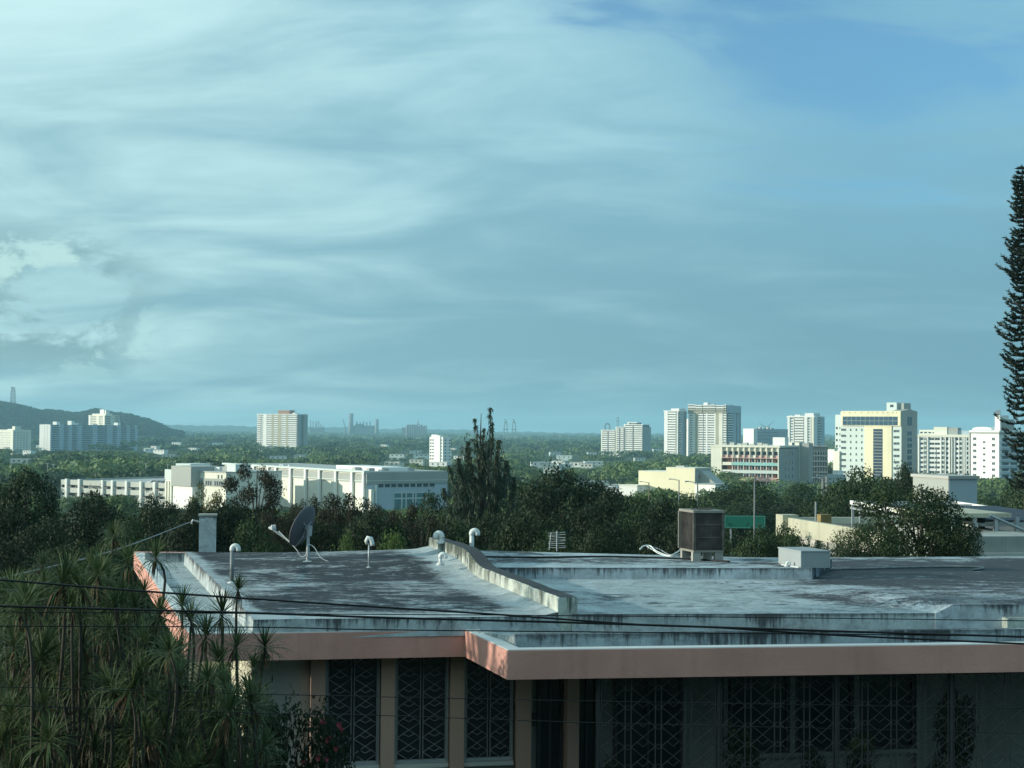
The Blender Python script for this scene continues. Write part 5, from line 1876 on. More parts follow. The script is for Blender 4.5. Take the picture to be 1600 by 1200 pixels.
b.box('body', 0, b.W, 0, b.D, 0, b.z(759), 'b_white')
b.box('roof', -.3, b.W + .3, -.3, b.D, b.z(759), b.z(757.5), 'b_cream')

# -- office tower, cream frame and mint walls
b = Bld('office_tower', 'mint and cream office tower with wide dark glass band and shaded gabled grey end', 1313, 847, 1408, 823, 'office tower', 1433)
X = lambda v: b.fx(1290 + v / 8.57)
Z = lambda v: b.z(620 + v / 8.57)
H = Z(200)
b.box('body', 0, b.W, 0, b.D, 0, H - 0.2, 'b_mint')
b.box('top_frame', X(218), b.W + .05, -0.9, -.003, Z(388), H + 0.4, 'b_butter')
b.box('centre_frame', X(528), X(890), -0.6, -.003, 0, Z(388) - .01, 'b_butter')
gl = b.box('glass_band', X(240), X(975), -1.0, -0.902, Z(380), Z(265), 'b_glass_blue')
gm = MB().box(-.08, .08, -1.1, -1.001, Z(380), Z(265)).mesh('mullion', 'b_grey')
for k in range(1, 12):
    obj('mullion', gm, gl, (X(240) + (X(975) - X(240)) * k / 12, 0, 0))
MB().box(X(240), X(975), -1.09, -1.001, Z(322) - .1, Z(322) + .1).build('transom', 'b_grey', gl)
gl2 = b.box('glass_strip', X(645), X(770), -0.7, -0.602, 0, Z(430), 'b_glass')
k = 0
zz = Z(470)
tm = MB().box(X(645), X(770), -0.8, -0.701, 0, 0.3).mesh('transom', 'b_grey')
while zz > 2:
    obj('transom', tm, gl2, (0, 0, zz))
    zz -= 41 / 8.57 * b.d / F
rows = [Z(462 + 82.3 * k) for k in range(9)]
b.wins('f', [X(325), X(400), X(475)], rows, 0.95, 1.45, frame='b_mint')
b.wins('f', [X(207)], rows, X(275) - X(207), 1.5, frame='b_mint', mull=3)
b.wins('f', [X(908)], [r_ - .5 for r_ in rows], X(990) - X(908), 1.5, frame='b_mint', mull=3)
lx = [(250, 12), (322, 22), (400, 14), (482, 18), (575, 16), (632, 10), (695, 16), (772, 16), (833, 18), (900, 20), (955, 12)]
for v, w_ in lx:
    b.box('letter', X(v), X(v + w_ * .9), -0.98, -0.902, Z(220), Z(205), 'b_olive')
b.box('left_wing', -4.6, -.01, 2.5, b.D, 0, Z(240), 'b_mint')
b.wins('f', [-4.2, -2.0], [Z(440 + 82.3 * k) for k in range(6)], 1.3, 1.5, y=2.5, frame='b_mint')
b.box('left_base', -3.9, -0.02, -1, 2.4, 0, Z(735), 'b_cream')
b.box('side_wall', b.W + .003, b.W + 0.3, -.02, b.D, 0, H - 0.5, 'b_grey')  # grey instead of mint, the shade of this end painted in
sy0, sy1 = b.ry(1416.5), b.ry(1424)
b.wins('r', [sy0], [Z(385)], sy1 - sy0, Z(262) - Z(385), y=0.302, glass='b_glass_blue', frame='b_grey')
for k in range(7):
    b.wins('r', [sy0], [Z(520 + 80 * k)], sy1 - sy0, 66 / 8.57 * b.d / F, y=0.302, glass='b_glass_blue', frame='b_mint', mull=1)
gy = (sy0 + sy1) / 2
MB().prism([(0, 0), (0.5, 0), (0.5, 0.01), (0, 0.01)], 0, 1)
hw = (sy1 - sy0) * 1.0
vs = [(x_, y_, z_) for x_ in (b.W - 6.0, b.W + 0.45) for (y_, z_) in ((gy - hw * 1.6, H - 0.6), (gy + hw * 1.6, H - 0.6), (gy + hw * 1.6, H + 0.4), (gy + hw * 0.9, H + 0.8), (gy, Z(160)), (gy - hw * 0.9, H + 0.8), (gy - hw * 1.6, H + 0.4))]
MB().add(vs, [(0, 1, 2, 3, 4, 5, 6)[::-1], tuple(range(7, 14))] + [(i, 7 + i, 7 + (i + 1) % 7, (i + 1) % 7) for i in range(7)]).build('gable', 'b_grey', b.root)
b.box('penthouse', X(745), X(880), 6, 16, H - .2, Z(75), 'b_mint')
b.box('penthouse_side', X(880) + .02, X(955), 8, 16, H - .2, Z(82), 'b_grey')
b.wins('f', [X(790)], [Z(140)], 2.2, 1.6, y=6, frame='b_mint')
b.box('roof', 0.3, b.W - .3, 0.2, b.D - .3, H - .199, H + .1, 'b_deck')
b = Bld('small_office', 'low grey office cube at the foot of the mint office tower', 1293, 800, 1312, 790, 'building', 1322)
b.box('body', 0, b.W, 0, b.D, 0, b.z(741), 'b_blue')
b.box('rooftop_room', b.W * .3, b.W * .75, 1, 4, b.z(741), b.z(735), 'b_white')
b = Bld('white_building', 'low white building in the gap beside the slatted tower', 1290, 1150, 1304, 1140, 'building', 1309)
b.box('body', 0, b.W, 0, b.D, 0, b.z(703), 'b_white')
b.box('roof', -.3, b.W + .3, -.3, b.D, b.z(703), b.z(702), 'b_cream')

# -- apartments with striped bays
b = Bld('striped_apartments', 'white apartment block with dark vertical balcony stripes behind the rooftop cube', 1434, 962, 1518, 946, 'apartment block', None, 18)
X = lambda v: b.fx(1425 + v / 9.14)
Z = lambda v: b.z(640 + v / 9.14)
H = Z(392)
b.box('body', 0, b.W, 0, b.D, 0, H, 'b_white')
b.box('cornice', -.4, b.W, -.9, b.D, H, H + 1.6, 'b_cream')
rows = [Z(440 + 67.5 * k) for k in range(11)]
b.wins('f', [X(118)], rows, X(160) - X(118), 1.6)
b.wins('f', [X(245), X(325)], rows, X(320) - X(245), 1.6, mull=1)
b.wins('f', [X(485)], rows, X(522) - X(485), 1.7)
b.wins('f', [X(622)], rows, X(665) - X(622), 1.7)
for v0, v1 in ((166, 212), (428, 468), (680, 722), (784, 808)):
    b.box('shade_strip', X(v0), X(v1), -0.12, -.003, 0, H - .8, 'b_recess_shade')  # proud dark strip painted as the shade of a balcony stack
    b.balconies('f', X(v0), X(v1), [r_ - 1.0 for r_ in rows], 0.5, 0.9, 'b_mint', y=-0.12)
for v0 in (95, 222, 412, 475, 535, 562, 605, 668, 728, 745, 772, 812):
    b.pier('f', X(v0), X(v0 + 11), 0, H, 0.75, 'b_white', 'rib')
for v0 in (548, 590):
    b.box('shade_strip', X(v0), X(v0 + 13), -0.10, -.003, 0, H - .8, 'b_recess_shade')  # dark strip for the shade between ribs
b.box('penthouse', X(85), X(300), 3, 12, H + 1.59, Z(290), 'b_cream')
b.wins('f', [X(95) + 2.6 * k for k in range(9)], [H + 2.1], 1.9, 1.1, y=3)
b.box('penthouse', X(300) + .02, X(490), 2, 12, H + 1.59, Z(248), 'b_cream')
b.box('penthouse', X(490) + .02, X(640), 2.5, 12, H + 1.59, Z(256), 'b_grey')
b.box('penthouse', X(640) + .02, X(830), 4, 12, H + 1.59, Z(298), 'b_blue')

# -- white corner tower
b = Bld('white_tower', 'bright white apartment tower with three columns of windows and shaded banded side', 1516.5, 812, 1561, 797, 'apartment tower', None, 44)
H = Z(340) if False else b.z(677)
b.box('body', 0, b.W, 0, b.D, 0, H, 'b_white')
rows = [b.z(640 + (440 + 87 * k) / 9.14) for k in range(9)]
X = lambda v: b.fx(1425 + v / 9.14)
b.wins('f', [X(872)], rows, X(920) - X(872), 1.6, mull=1)
b.wins('f', [X(1012)], [r_ - 1.5 for r_ in rows], X(1050) - X(1012), 1.2)
b.wins('f', [X(1142)], rows, X(1188) - X(1142), 1.6, mull=1)
fh = 87 / 9.14 * b.d / F
for k in range(9):
    z_ = b.z(640 + (440 + 87 * k) / 9.14)
    b.wins('r', [2.2, 9.2, 16.2, 23.2, 30.2, 37.2], [z_], 5.6, 1.5, y=0.003, frame='b_blue', mull=4)
    b.box('balcony_band', b.W + .003, b.W + 0.8, 1.5, b.D, z_ - 1.5, z_ - 0.3, 'b_blue')  # bluish bands imitate the shade on this flank
b.box('corner_edge', -.5, -.003, -.5, 1.0, 0, H + .3, 'b_grey')
b.box('cornice', -.7, b.W + .7, -.7, b.D, H, H + 0.7, 'b_grey')
b.box('cornice', -.5, b.W + .5, -.5, b.D - .2, H + .701, H + 1.5, 'b_white')
mb = MB()
hw = (X(1130) - X(850)) / 2
NB_ = 12
pr = [(hw - hw * math.cos(math.pi * k / NB_), 1.2 + 1.5 * math.sin(math.pi * k / NB_) ** 0.7) for k in range(NB_ + 1)]
vs = [(x_, y_, z_) for y_ in (0, 9) for x_, z_ in pr]
mb.add(vs, [tuple(range(NB_ + 1)), tuple(range(2 * NB_ + 1, NB_, -1))] + [(i, NB_ + 1 + i, NB_ + 2 + i, i + 1) for i in range(NB_)] + [(NB_, 2 * NB_ + 1, NB_ + 1, 0)])
mb.build('roof_canopy', 'b_white', b.root, (X(830), 1.5, H + 0.6))
b.box('penthouse', b.W - 3.4, b.W - .1, 1.0, 8, H + 1.4, b.z(649), 'b_white')
b.box('penthouse', b.W - 0.09, b.W + .3, 2, 12, H + 1.51, b.z(655), 'b_grey')
am = MB().box(-.16, .16, -.12, .12, 0, 2.6).mesh('panel_antenna', 'steel_far')
for k, v in enumerate((1215, 1235, 1262, 1278, 1300, 1318, 1345, 1365, 1390)):
    obj('panel_antenna', am, b.root, (b.W - 3.2 + .34 * k, 1.4 + .5 * (k % 2), b.z(649) + 0.2 * (k % 3) - .1))

# -- parking garage and shopping building
b = Bld('parking_garage', 'grey concrete parking garage with dark open decks and white pilasters', 97, 622, 259, 592, 'parking garage', None, 80)
Z = lambda Y, px=178: b.z(580 + Y / 4, px)
X = lambda v: b.fx(v / 4)
H = Z(688)
dk = Z(699)
fh = 3.15
b.box('core', 1.2, b.W - .2, 1.2, b.D, 0, dk - .4, 'b_recess_shade')
b.box('roof_deck', 0.3, b.W - .1, 0.4, b.D, dk - .399, dk, 'b_deck')
for k in range(5):
    b.box('spandrel', 0, b.W, 0, 0.4, H - 2.0 - fh * k, H - fh * k, 'b_cement')
    b.box('deck_slab', 0.02, b.W - .02, 0.41, 1.19, H - 2.0 - fh * k, H - 1.6 - fh * k, 'b_grey')
b.box('side_spandrel', -.3, -.003, 0, b.D, H - 9, H, 'b_grey')
for v in (425, 505, 650, 712, 800, 890, 975):
    b.box('pilaster', X(v - 6), X(v + 6), -0.9, -.003, 0, H + 0.4, 'b_white')
b.box('stair_house', X(652), X(745), 40, 52, dk, Z(612) + 1.6, 'b_mint')
b.box('stair_opening', X(656), X(690), 39.8, 39.99, dk + .3, Z(612) - .2, 'b_recess_shade')
b.box('far_parapet', 0, b.W, b.D - .4, b.D, dk, dk + 1.1, 'b_white')
GAR = b
b = Bld('stair_block', 'tall pale corner block with grey cladding beside the parking garage', 259.5, 590, 301.5, 575, 'building', None, 22)
Z = lambda Y: b.z(580 + Y / 4)
b.box('body', 0, b.W, 0, b.D, 0, Z(625), 'b_white')
b.box('left_cladding', -.2, b.W * .28, -0.3, -.003, Z(680), Z(625) + .5, 'b_mint')
b.box('cladding', b.W * .28 + .01, b.W + .2, -0.8, b.D * .6, Z(716), Z(592), 'b_grey')
for k in range(3):
    b.box('rib', b.W * (.02 + .1 * k), b.W * (.07 + .1 * k), -0.5, -.003, 0, Z(690), 'b_cream')
b.wins('f', [b.W * .1], [Z(690 + 12 * k) - 2.2 for k in range(0, 9, 3)], 1.2, 2.0)
b = Bld('window_wing', 'low cream wing with a strip of narrow dark windows', 301.8, 580, 354, 566, 'building', None, 26)
Z = lambda Y: b.z(580 + Y / 4)
H = Z(632)
b.box('body', 0, b.W, 0, b.D, 0, H, 'b_cream')
b.box('grey_band', 0, b.W, -.25, -.003, Z(718), Z(670), 'b_grey')
b.wins('f', [b.W * k / 15 + .2 for k in range(1, 14) if k not in (5, 9)], [Z(714)], b.W / 22, Z(684) - Z(714), y=-.252, frame='b_grey')
b.box('roof', -.2, b.W + .2, -.3, b.D, H, H + .4, 'b_deck')
b.box('penthouse', b.W * .05, b.W * .4, 6, 14, H + .4, Z(602), 'b_white')
b.box('rooftop_unit', b.W * .5, b.W * .68, 6, 12, H + .4, Z(598), 'b_grey')
b.box('rooftop_unit', b.W * .7, b.W * .95, 5, 12, H + .4, Z(580), 'b_mint')
b.wins('f', [b.W * .75, b.W * .85], [H - 2.3], 1.0, 1.6, frame='b_cream')
b = Bld('shopping_building', 'long white flat roofed building with pilasters and grey upper panels', 352, 665, 573, 560, 'building', 700)
X = lambda v: b.fx(420 + v / 5.714)
Z = lambda Y, px=500: b.z(720 + Y / 5.714, 573, 560)
H = Z(112)
b.box('body', 0, b.W, 0, b.D, 0, H, 'b_cream')
b.box('upper_panel', 0, b.W, -.25, -.003, Z(198), H - .3, 'b_grey')
b.box('panel_trim', 0, b.W, -.35, -.251, Z(186), Z(180), 'b_mint')
for v in (-250, -120, 10, 80, 210, 345, 470, 615, 762, 864):
    b.box('pilaster', X(v - 7), X(v + 8), -1.1, -.36, 0, H + .2, 'b_white')
b.box('roof_edge', -.6, b.W + .4, -1.2, 1.0, H + .201, H + .9, 'b_mint')
b.box('roof', -.4, b.W + .3, 1.001, b.D, H + .201, H + .6, 'b_deck')
b.box('side_wall', b.W + .003, b.W + .3, 0, b.D, 0, H, 'b_blue')  # blue in place of cream darkens the shaded side by colour
b.box('side_panel', b.W + .301, b.W + .7, -.3, b.D, Z(205), H + .2, 'b_grey')
b.box('side_trim', b.W + .701, b.W + .8, -.3, b.D, Z(182), Z(176), 'b_mint')
RY = lambda v: b.ry(420 + v / 5.714)
for k in range(9):
    v = 975 + 57 * k
    b.wins('r', [RY(v)], [Z(243)], RY(v + 52) - RY(v), Z(207) - Z(243), y=.31, glass='b_glass', frame='b_mint')
for k, (v0, v1) in enumerate(((1117, 1185), (1190, 1225), (1230, 1285), (1290, 1310), (1316, 1400), (1410, 1480))):
    b.wins('r', [RY(v0)], [Z(470)], RY(v1) - RY(v0), Z(345) - Z(470), y=.31, glass='b_glass_teal', frame='b_white')
    b.wins('r', [RY(v0)], [Z(340)], RY(v1) - RY(v0), Z(292) - Z(340), y=.31, glass='b_glass_teal', frame='b_white')
b.box('side_post', b.W + .8, b.W + 1.6, RY(938), RY(950), 0, Z(215), 'b_white')
b.box('entrance_pier', b.W + .31, b.W + 2.5, RY(888), RY(915), 0, Z(255), 'b_cream')
for v, yy in ((620, 6), (660, 9), (785, 4), (930, 9), (1080, 20)):
    b.box('rooftop_unit', min(X(v), b.W - 6), min(X(v), b.W - 6) + 2.4, yy, yy + 2.4, H + .6, H + 1.7, 'b_deck')
b.box('rooftop_skylight', b.W - 40, b.W - 4, b.D - 26, b.D - 14, H + .6, H + 2.0, 'b_white')
dm = MB()
for k in range(4):
    pass
for v in (20, 135, 78):
    NBk = 8
    mb = MB()
    mb.tube([(0, 0, 0), (0, 0, .25), (0, 0, .6), (0, 0, .85), (0, 0, .92)], [.5, .62, .58, .3, .05], 10)
    mb.build('roof_vent', 'b_white', b.root, (X(v), 2.5 + (v % 3), H + .59), smooth=True)
SHOP = b


# cars on the garage roof
def car(x, y, z, rz, mat, label):
    t = thing('parked_car', label, 'car', (x, y, z), rz, 'cars parked on the garage roof')
    mb = MB()
    prof = [(-2.1, .35), (-2.15, .75), (-1.9, .92), (-1.2, .98), (-.7, 1.42), (.7, 1.45), (1.35, 1.0), (2.0, .85), (2.15, .6), (2.1, .35)]
    n_ = len(prof)
    vs = [(a, yy, c) for yy, kk in ((-.82, 0), (.82, 0)) for a, c in prof]
    mb.add(vs, [tuple(range(n_)), tuple(range(2 * n_ - 1, n_ - 1, -1))] + [(i, n_ + i, n_ + (i + 1) % n_, (i + 1) % n_) for i in range(n_)])
    mb.build('body', mat, t)
    MB().box(-1.0, 1.0, -.825, .825, 1.02, 1.32).build('window_band', 'b_glass', t)
    for a in (-1.3, 1.3):
        for s_ in (-.8, .8):
            MB().tube([(a, s_ - .1, .32), (a, s_ + .1, .32)], .32, 10).build('wheel', 'cable_black', t)


for k, (px, mt) in enumerate(((228, 'car_white'), (236, 'car_grey'), (246, 'car_grey'), (253, 'car_white'))):
    u = GAR.fx(px)
    q = GAR.p + GAR.u * u + GAR.n * (3.5 + (k % 2))
    car(q.x, q.y, GAR.z0 + dk if False else GAR.z0 + GAR.z(580 + 699 / 4, 178), math.atan2(GAR.n.y, GAR.n.x), mt, 'white car parked on the garage roof deck' if mt == 'car_white' else 'grey car parked on the garage roof deck')

# -- neighbouring house on the right with a steel solar canopy
b = Bld('neighbour_house', 'two storey flat roofed house with yellow cream parapet and shuttered windows', 1224, 70, 1425, 57, 'house', None, 16)
Z = lambda Y, px, d: at(px, 580 + Y / 4, d).z - b.z0
H = at(1235, 809, 69.4).z - b.z0
b.box('body', 0.5, b.W + 9, 0.5, b.D, 0, H - .55, 'wall_grey')
b.box('parapet', 0, b.W + 9.5, 0, 0.25, H - .75, H, 'n_cream')
b.box('parapet', 0, 0.25, .251, b.D, H - .75, H - .01, 'wall_cream')
b.box('roof', .26, b.W + 9.3, .26, b.D, H - .549, H - .3, 'coil_dark')
b.box('corner_block', -.25, 0.62, -.25, 0.5, H - .85, H + .12, 'n_cream')
b.wins('f', [1.0, 2.1, 3.2], [H - 2.0], 0.9, 1.2, y=.49, glass='sill', frame='wall_grey', fr=.05, proud=.06)
for k in range(4):
    b.wins('f', [6.0 + k * 1.7], [H - 2.2], 1.3, 1.3, y=.49, fr=.06, proud=.08, mull=1)
b.box('rooftop_locker', 1.55, 2.0, 1.0, 1.5, H - .3, H + .22, 'locker')
b.box('pipe_post', 2.3, 2.36, .6, .66, H - .3, H + .8, 'galvanised')
NH = b
# rooftop cube behind
b = Bld('rooftop_cube', 'pale blue plastered cube shaped stair room with a dark flat cap', 1427, 84, 1483, 80.5, 'building', 1527)
h1 = b.z(743)
b.box('wall', 0, b.W, 0, b.D, 0, h1 - .12, 'b_blue')
b.box('dimmed_face', .02, b.W - .02, -.03, -.003, 0, h1 - .13, 'b_grey')  # greyer sheet over the wall dims its sunlit side by colour
b.box('cap', -.1, b.W + .1, -.1, b.D + .1, h1 - .119, h1 + .04, 'b_deck')
# steel canopy with dark panels
p0, p1 = at(1329, 782, 66), at(1404, 794, 59)
sc_ = thing('solar_canopy', 'galvanised steel canopy frame carrying dark panels over the neighbouring roof', 'canopy', (p0.x, p0.y, gz(0, 60)))
base = Vector((p0.x, p0.y, gz(0, 60)))
un_ = v2(p1 - p0).normalized()
vn_ = Vector((-un_.y, un_.x))
zt = p0.z - base.z
q_r = v2(at(1700, 800, 56)) - v2(base)
Lc = 15.5
def cp(a_, c_):
    r_ = un_ * a_ + vn_ * c_
    return (r_.x, r_.y)
for c_ in (0, 4.5):
    MB().prism([cp(-.1, c_), cp(Lc, c_), cp(Lc, c_ + .12), cp(-.1, c_ + .12)], zt - .16, zt).build('beam', 'b_white', sc_)
    MB().prism([cp(-.1, c_ + .01), cp(Lc, c_ + .01), cp(Lc, c_ + .11), cp(-.1, c_ + .11)], zt - .36, zt - .28).build('beam', 'galvanised', sc_)
for a_ in np.linspace(0, Lc - .3, 8):
    MB().prism([cp(a_, .125), cp(a_ + .1, .125), cp(a_ + .1, 4.49), cp(a_, 4.49)], zt - .13, zt - .02).build('rafter', 'galvanised', sc_)
MB().tube([tuple(at(1546, 805, 46.5) - base), tuple(at(1612, 834, 46.5) - base)], .05, 6).build('brace', 'galvanised', sc_)
for a_ in (0.1, 1.3, 5.0, 9.0, 13.0):
    for c_ in (.01, 4.51):
        MB().prism([cp(a_, c_), cp(a_ + .1, c_), cp(a_ + .1, c_ + .1), cp(a_, c_ + .1)], 0, zt - .161).build('post', 'galvanised', sc_)
pmz = MB().prism([cp(0, 0), cp(1.58, 0), cp(1.58, 2.2), cp(0, 2.2)], zt + .01, zt + .05).mesh('panel', 'solar_glass')
for i in range(6):
    for j in range(2):
        a0 = 4.9 + i * 1.66
        q = cp(a0, .05 + 2.27 * j)
        obj('panel', pmz, sc_, (q[0], q[1], 0))
# lower annex in front at the right
b = Bld('neighbour_annex', 'low cream banded annex with shuttered windows beside the steel canopy', 1508, 47.5, 1640, 48, 'house', None, 6)
H = b.z(838)
b.box('body', 0.4, b.W, 0.4, b.D, 0, H - .01, 'wall_grey')
b.box('parapet', 0, b.W, 0, 0.39, H - .50, H, 'wall_grey')  # cream band toned down to grey for the shade on it
zt_ = at(1570, 807, 51).z - b.z0
b.box('terrace_shade', 0.6, b.W, 4.2, 5.9, H - .3, zt_, 'b_recess_shade')  # dark box added as the shade of the open terrace
b.box('terrace_slab', 0.3, b.W, 2.4, 5.95, zt_ + .001, zt_ + .14, 'n_cream')
for k in range(4):
    b.box('terrace_post', 0.8 + .75 * k, .92 + .75 * k, 2.5, 2.62, H - .011, zt_, 'galvanised')
b.box('ledge', -.1, b.W, -.15, 0.38, H - .62, H - .502, 'sill')
b.wins('f', [0.4 + 1.15 * k for k in range(6)], [H - 1.75], 0.95, 1.0, y=.39, glass='b_glass', frame='galvanised', fr=.05, proud=.06, mull=1)

# -- highway sign
b0 = at(1164, 815.5, 187)
z0 = gz(0, 187)
sg = thing('highway_sign', 'green highway sign board standing among the trees', 'sign', (b0.x, 187, z0))
zz = b0.z - z0
MB().box(-2.5, 2.5, -.06, .02, zz - .78, zz + .78).build('board', 'sign_green', sg)
mb = MB()
for (a, c, e, f_) in ((-2.42, 2.42, zz + .66, zz + .71), (-2.42, 2.42, zz - .71, zz - .66), (-2.42, -2.37, zz - .66, zz + .66), (2.37, 2.42, zz - .66, zz + .66)):
    mb.box(a, c, -.075, -.061, e, f_)
mb.build('border', 'sign_border', sg)
for a in (-1.7, 1.7):
    MB().box(a - .09, a + .09, .03, .22, 0, zz + .7).build('post', 'galvanised', sg)
for px, yt, d, lab in ((1179, 742, 175, 'tall thin grey lamp post rising behind the green sign'), (1090, 754, 160, 'thin grey lamp post in front of the cream hall'), (1286, 748, 190, 'stout grey post beside the slatted tower, shorter one'), (1292, 744, 195, 'stout grey post beside the slatted tower, taller one'), (1463, 700, 300, 'slim dark lamp post in front of the striped apartments'), (1014, 754, 210, 'wooden pole left of the palm at the cream hall'), (1061, 750, 200, 'leaning pole in front of the cream hall corner')):
    p = at(px, yt, d)
    t = thing('lamp_post', lab, 'lamp post', (p.x, d, gz(0, d)))
    h = p.z - gz(0, d)
    r_ = .10 if 'stout' not in lab else .26
    MB().tube([(0, 0, 0), (0, 0, h)], [r_ * 1.3, r_ * .7], 8).build('pole', 'pole_grey' if 'wood' not in lab else 'wood_pole', t, smooth=True)
    MB().tube([(0, 0, h - .05), (-.9, 0, h + .12), (-1.3, 0, h + .1)], [.05, .05, .10], 6).build('lamp_arm', 'galvanised', t)
lm = None
for k, X_ in enumerate((70, 170, 298, 333, 440, 465, 600, 780, 868, 885, 912, 1048, 1085, 1300, 1323)):
    px = X_ / 4
    d = 700 + 14 * (k % 5)
    yt = 580 + (566 + 6 * (k % 4)) / 4
    p = at(px, yt, d)
    t = thing('lamp_post', 'thin tall lamp post in the wood behind the parking garage', 'lamp post', (p.x, d, gz(0, d)), 0, 'lamp posts behind the garage')
    h = p.z - gz(0, d)
    MB().tube([(0, 0, 0), (0, 0, h)], [.22, .16], 6).build('pole', 'galvanised', t)
    MB().tube([(-.9, 0, h + .15), (0, 0, h), (.9, 0, h + .15)], .12, 5).build('lamp_arm', 'galvanised', t)


# -- industry and harbour far away
def far_thing(name, label, cat, px, d):
    p = at(px, 680, d)
    return thing(name, label, cat, (p.x, d, -34.0)), p.x, d / F


def zrel(px, py, d):
    return at(px, py, d).z + 34.0


t, x0, s = far_thing('power_station', 'hazy power station hall with two thick chimneys on the horizon', 'power station', 568, 6000)
MB().tube([(-20 * s, 0, 0), (-20 * s, 0, zrel(548, 646, 6000))], [10.5, 9.0], 14).build('chimney', 'steel_far', t, smooth=True)
MB().tube([(20.5 * s, 0, 0), (20.5 * s, 0, zrel(588, 655, 6000))], [8.0, 6.5], 14).build('chimney', 'steel_far', t, smooth=True)
MB().box(-16 * s, 17 * s, 5, 60, 0, zrel(568, 665, 6000)).build('hall', 'steel_far', t)
MB().box(-13 * s, -2 * s, 0, 50, 0, zrel(568, 662.5, 6000)).build('boiler_house', 'steel_far', t)
for k in range(5):
    MB().tube([(-11 * s + k * 5.2 * s, 10, 20), (-11 * s + k * 5.2 * s, 10, zrel(568, 658.5 + (k % 2), 6000))], 2.2, 8).build('flue', 'steel_far', t)
t, x0, s = far_thing('refinery', 'hazy cluster of thin stacks beside the yellow white tower', 'power station', 494, 6200)
MB().box(-10 * s, 11 * s, 0, 40, 0, zrel(494, 668, 6200)).build('hall', 'steel_far', t)
for k, (dx_, yt) in enumerate(((-9, 657), (-5, 658), (-1, 660), (1, 657.5), (4, 658), (7, 662), (10, 665))):
    MB().tube([(dx_ * s, 0, 0), (dx_ * s, 0, zrel(494, yt, 6200))], 1.8, 8).build('stack', 'steel_far', t)
t, x0, s = far_thing('grain_terminal', 'hazy silo terminal with a slender mast on the horizon', 'silo', 648, 5200)
for k in range(9):
    MB().tube([((-12 + 3.6 * k) * s, 0, 0), ((-12 + 3.6 * k) * s, 0, zrel(648, 664.5 + 1.0 * (k % 2) * (k > 3), 5200))], 4.2, 10).build('silo', 'steel_far', t, smooth=True)
MB().box(-20 * s, -14 * s, 0, 30, 0, zrel(640, 668, 5200)).build('hall', 'steel_far', t)
MB().box(-12 * s, 12 * s, 0, 6, zrel(648, 664.6, 5200), zrel(648, 663.4, 5200)).build('gallery', 'steel_far', t)
MB().tube([(5 * s, 0, zrel(648, 664, 5200)), (5 * s, 0, zrel(653, 656, 5200))], [3.5, .6], 6).build('mast', 'steel_far', t)
t, x0, s = far_thing('slewing_crane', 'faint slewing crane beside the power station', 'crane', 539, 5900)
MB().tube([(0, 0, 0), (0, 0, zrel(539, 666, 5900))], 2.5, 6).build('mast', 'steel_far', t)
MB().tube([(0, 0, zrel(539, 667, 5900)), (-3.5 * s, 0, zrel(536, 655, 5900))], 1.8, 6).build('boom', 'steel_far', t)
for px, yt, lab in ((790, 655, 'faint harbour gantry crane nearer the weeping tree'), (803, 655, 'faint harbour gantry crane standing clear of the weeping tree')):
    t, x0, s = far_thing('gantry_crane', lab, 'crane', px, 5000)
    h = zrel(px, yt + 6, 5000)
    for a_ in (-3.4, 3.4):
        for c_ in (0, 16):
            MB().tube([(a_ * s, c_, 0), (a_ * .55 * s, c_, h)], 1.6, 6).build('leg', 'steel_far', t)
    MB().box(-4.2 * s, 4.2 * s, 0, 16, h * .62, h * .62 + 3).build('portal_beam', 'steel_far', t)
    MB().box(-2.2 * s, 2.2 * s, -2, 18, h, h + 4).build('machine_house', 'steel_far', t)
    MB().tube([(1.5 * s, 8, h), (-1.8 * s, 8, zrel(px, yt, 5000))], 1.4, 6).build('boom', 'steel_far', t)
    MB().tube([(-1.5 * s, 8, h), (1.0 * s, 8, zrel(px, yt, 5000) - 3), (-1.8 * s, 8, zrel(px, yt, 5000))], 1.1, 6).build('stay', 'steel_far', t)
t, x0, s = far_thing('tower_crane', 'thin double mast crane behind the stepped terrace block', 'crane', 965, 3400)
for a_ in (-1.2, 1.2):
    MB().tube([(a_ * s, 0, 0), (a_ * s, 0, zrel(965, 652, 3400))], .5, 5).build('mast', 'steel_far', t)
MB().box(-2.2 * s, 2 * s, -1, 1, zrel(965, 658, 3400), zrel(965, 657.3, 3400)).build('jib', 'steel_far', t)
MB().box(-1.2 * s, 1.2 * s, -1, 1, zrel(965, 652.8, 3400), zrel(965, 652, 3400)).build('top_beam', 'steel_far', t)
t, x0, s = far_thing('steel_arch', 'thin steel arch rising behind the stepped terrace block', 'arch', 949, 3400)
zc_ = zrel(949, 666, 3400)
MB().tube([(-4 * s, 0, 0)] + [(-4 * s * math.cos(w), 0, zc_ + 4.6 * s * math.sin(w)) for w in np.linspace(0, math.pi, 15)] + [(4 * s, 0, 0)], .8, 6).build('arch_rib', 'steel_far', t)
MB().tube([(-2.7 * s, 0, 0)] + [(-2.7 * s * math.cos(w), 0, zc_ + 3.2 * s * math.sin(w)) for w in np.linspace(0, math.pi, 13)] + [(2.7 * s, 0, 0)], .5, 6).build('inner_rib', 'steel_far', t)
t, x0, s = far_thing('wind_turbine', 'three bladed wind turbine above the low blue grey block', 'wind turbine', 1197, 4200)
zh = zrel(1197, 668, 4200)
MB().tube([(0, 0, 0), (0, 0, zh)], [2.2, 1.3], 10).build('tower', 'steel_far', t, smooth=True)
MB().box(-1.6, 1.6, -2.5, 4, zh - 1.2, zh + 1.6).build('nacelle', 'steel_far', t)
